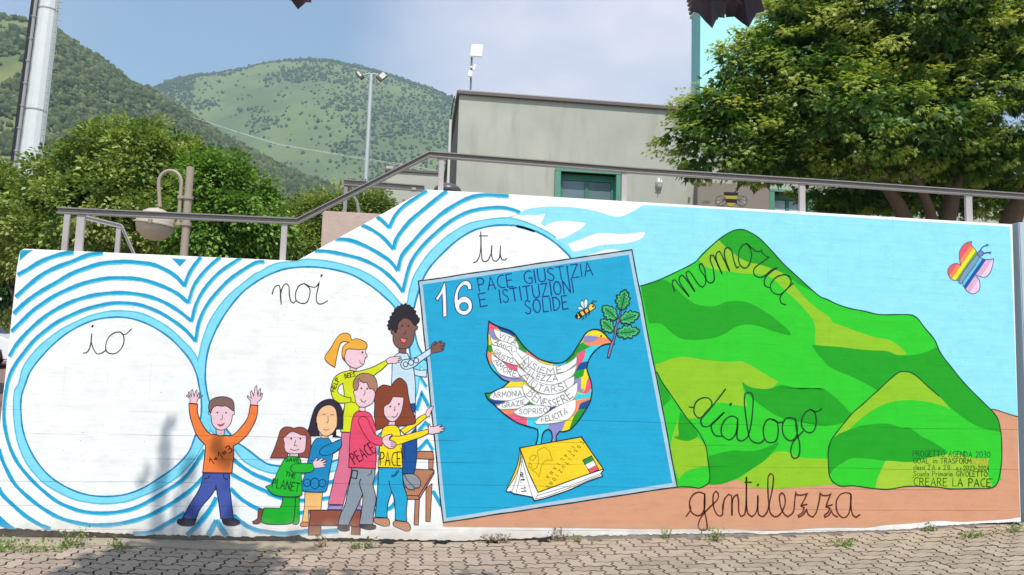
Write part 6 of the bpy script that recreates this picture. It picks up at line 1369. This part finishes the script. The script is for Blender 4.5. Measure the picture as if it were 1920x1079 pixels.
link('foliage', leaves_mesh('foliage', C, Dv, Nv, sz, t, star(5, 66, .2), PM), pt_, kind='stuff')
# ------------------------------------------------------------------ mountains
from mathutils import noise as mn
def hill_mat(name, meadow, wood, scale):
    s = NT(name, .95, .05); gp = s.n('ShaderNodeNewGeometry').outputs['Position']
    m1 = s.mix(s.noise(scale * 3, 6, .6, co=gp), meadow, tuple(v * .62 for v in meadow))
    c = s.mix(s.ramp(s.noise(scale, 6, .62, co=gp), [(.46, 0.), (.56, .8)]), m1, wood)
    return s.done(c)
def mountain(name, crest, Y0, Y1, pxs, fold, mat, seed, rows=46, power=1.0):
    cx_ = [p[0] for p in crest]; cy_ = [p[1] for p in crest]; G_ = []
    for i, px in enumerate(pxs):
        top = onY(px, float(np.interp(px, cx_, cy_)), Y1); col = []
        for j in range(rows + 6):
            t = j / (rows - 1)
            Y = Y0 + (Y1 - Y0) * t; X = top.x * (Y / Y1)
            if t <= 1: z = EYE + (top.z - EYE) * (Y / Y1) * (math.sin(t * math.pi / 2) ** power)
            else: z = top.z * (1 - (t - 1) * 2.2)
            e = min(t, 1.0); amp = fold * 4 * e * (1 - e) ** 1.5
            z += amp * mn.fractal(Vector((X / (fold * 9) + seed, Y / (fold * 9), 0)), 1.0, 2.0, 4)
            col.append((X, Y, z))
        G_.append(col)
    G_ = np.array(G_); n, m = G_.shape[:2]; V_ = G_.reshape(-1, 3).astype(np.float32)
    FI = np.array([(i * m + j, (i + 1) * m + j, (i + 1) * m + j + 1, i * m + j + 1) for i in range(n - 1) for j in range(m - 1)])
    o = link(name, raw_mesh(name, V_, FI, mat, None, True), None, kind='structure'); return o, G_
ICO = None
def ico(sub):
    bm = bmesh.new(); bmesh.ops.create_icosphere(bm, subdivisions=sub, radius=1); v = np.array([x.co[:] for x in bm.verts]); f = np.array([[q.index for q in fc.verts] for fc in bm.faces]); bm.free(); return v, f
def forest(name, G_, pxs, rows, N, dens, size, mat, seed, sub=1, nscale=22):
    rg = np.random.default_rng(seed); n, m = G_.shape[:2]; P_l = []
    u = rg.random(N * 7) * (n - 1.001); v = rg.random(N * 7) ** .8 * (rows - 1.001)
    i = u.astype(int); j = v.astype(int); fu = (u - i)[:, None]; fv = (v - j)[:, None]
    P = G_[i, j] * (1 - fu) * (1 - fv) + G_[i + 1, j] * fu * (1 - fv) + G_[i, j + 1] * (1 - fu) * fv + G_[i + 1, j + 1] * fu * fv
    px = np.interp(u, np.arange(n), pxs); t = v / (rows - 1)
    nz_ = np.array([mn.fractal(Vector((p[0], p[1], p[2])) * (1 / (size * nscale)), 1.0, 2.0, 4) for p in P])
    cv = (P - np.array([0, 0, EYE])) @ np.array(CAM); px = 960 + F * cv[:, 0] / -cv[:, 2]
    keep = rg.random(len(P)) < dens(px, t, nz_); P = P[keep][:N]; k = len(P)
    tv, tf = ico(sub); nv = len(tv)
    sc = size * rg.uniform(.42, 1.0, k) ** 1.0 * (1 + (rg.random(k) < .25) * rg.uniform(.2, .7, k)); st = np.stack([sc * rg.uniform(.8, 1.2, k), sc * rg.uniform(.8, 1.2, k), sc * rg.uniform(.9, 1.45, k)], 1)
    V_ = P[:, None, :] + tv[None] * st[:, None, :] * rg.uniform(.55, 1.35, (k, nv, 1)); V_[:, :, 2] += (sc * .55)[:, None]
    FI = (tf[None] + (np.arange(k) * nv)[:, None, None]).reshape(-1, 3)
    link(name, raw_mesh(name, V_.reshape(-1, 3).astype(np.float32), FI, mat, np.repeat(rg.random(k), nv)), None, kind='stuff')
def wood_mat(name, a, b):
    s = NT(name, .95, .05); at = s.n('ShaderNodeAttribute'); at.attribute_name = 'tint'; gp = s.n('ShaderNodeNewGeometry').outputs['Position']
    c = s.mix(at.outputs['Fac'], a, b); c = s.mix(s.ramp(s.noise(.9, 4, .7, co=gp), [(.35, .75), (.65, 0.)]), c, tuple(v * .45 for v in a)); return s.done(c, s.bump(s.noise(1.2, 3, co=gp), 1.0, .6))
crestL = [(-700, -60), (-200, 24), (0, 37), (40, 35), (70, 47), (110, 64), (150, 94), (185, 113), (215, 137), (245, 160), (275, 172), (310, 192), (340, 210), (400, 250), (480, 292), (560, 330), (640, 362), (760, 400), (900, 430)]
crestR = [(-300, 300), (200, 232), (255, 190), (290, 164), (330, 149), (370, 141), (400, 140), (440, 131), (500, 119), (560, 112), (610, 113), (650, 121), (700, 133), (760, 152), (810, 168), (850, 186), (880, 200), (960, 205), (985, 196), (1000, 189), (1020, 189), (1045, 199), (1100, 215), (1300, 250), (1500, 270), (2300, 270)]
ML = hill_mat('near_meadow', (.20, .215, .08), (.09, .115, .045), .012); MR = hill_mat('far_meadow', (.165, .205, .08), (.085, .12, .05), .006)
pl = np.arange(-640, 880, 10.); o, GLm = mountain('near_mountain', crestL, 190, 640, pl, 26, ML, 3.1)
pr = np.arange(-260, 2200, 14.); o, GRm = mountain('far_mountain', crestR, 720, 1550, pr, 92, MR, 7.7)
WL_ = wood_mat('near_wood', (.045, .07, .026), (.165, .19, .075)); WR_ = wood_mat('far_wood', (.045, .08, .035), (.085, .13, .05))
def dl(px, t, nz_): return np.clip(.95 / (1 + np.exp(-(px - 82) / 10)) * (.86 + 1.1 * nz_) + np.clip((nz_ - .06) * 5.0, 0, 1) * .6, .015, 1)
def dr(px, t, nz_): return np.clip(.035 + np.clip(nz_ - .03, 0, 1) * 3.2 + .9 * (px < 375 - 60 * (1 - t)) * (t > .45) + 1.0 / (1 + np.exp(-(px - 650 + 120 * (t - .5)) / 45)) * (.55 + .5 * nz_) + np.clip(nz_ - .12, 0, 1) * 4 * (t < .8), .02, 1)
forest('near_forest', GLm, pl, 46, 30000, dl, 2.3, WL_, 61, 1)
forest('far_forest', GRm, pr, 46, 46000, dr, 2.5, WR_, 62, 1, 48)
# air
mb = MB(); mb.box((-3400, -390, -2.2), (3400, 3150, 760))
hz = bpy.data.materials.new('haze'); hz.use_nodes = True; ht = hz.node_tree; ht.nodes.clear()
ho = ht.nodes.new('ShaderNodeOutputMaterial'); hv = ht.nodes.new('ShaderNodeVolumePrincipled'); hv.inputs['Color'].default_value = (.66, .87, 1, 1); hv.inputs['Density'].default_value = 2.9e-4; hv.inputs['Anisotropy'].default_value = .2
ht.links.new(hv.outputs[0], ho.inputs['Volume'])
mb.obj('haze', hz, None, kind='stuff')
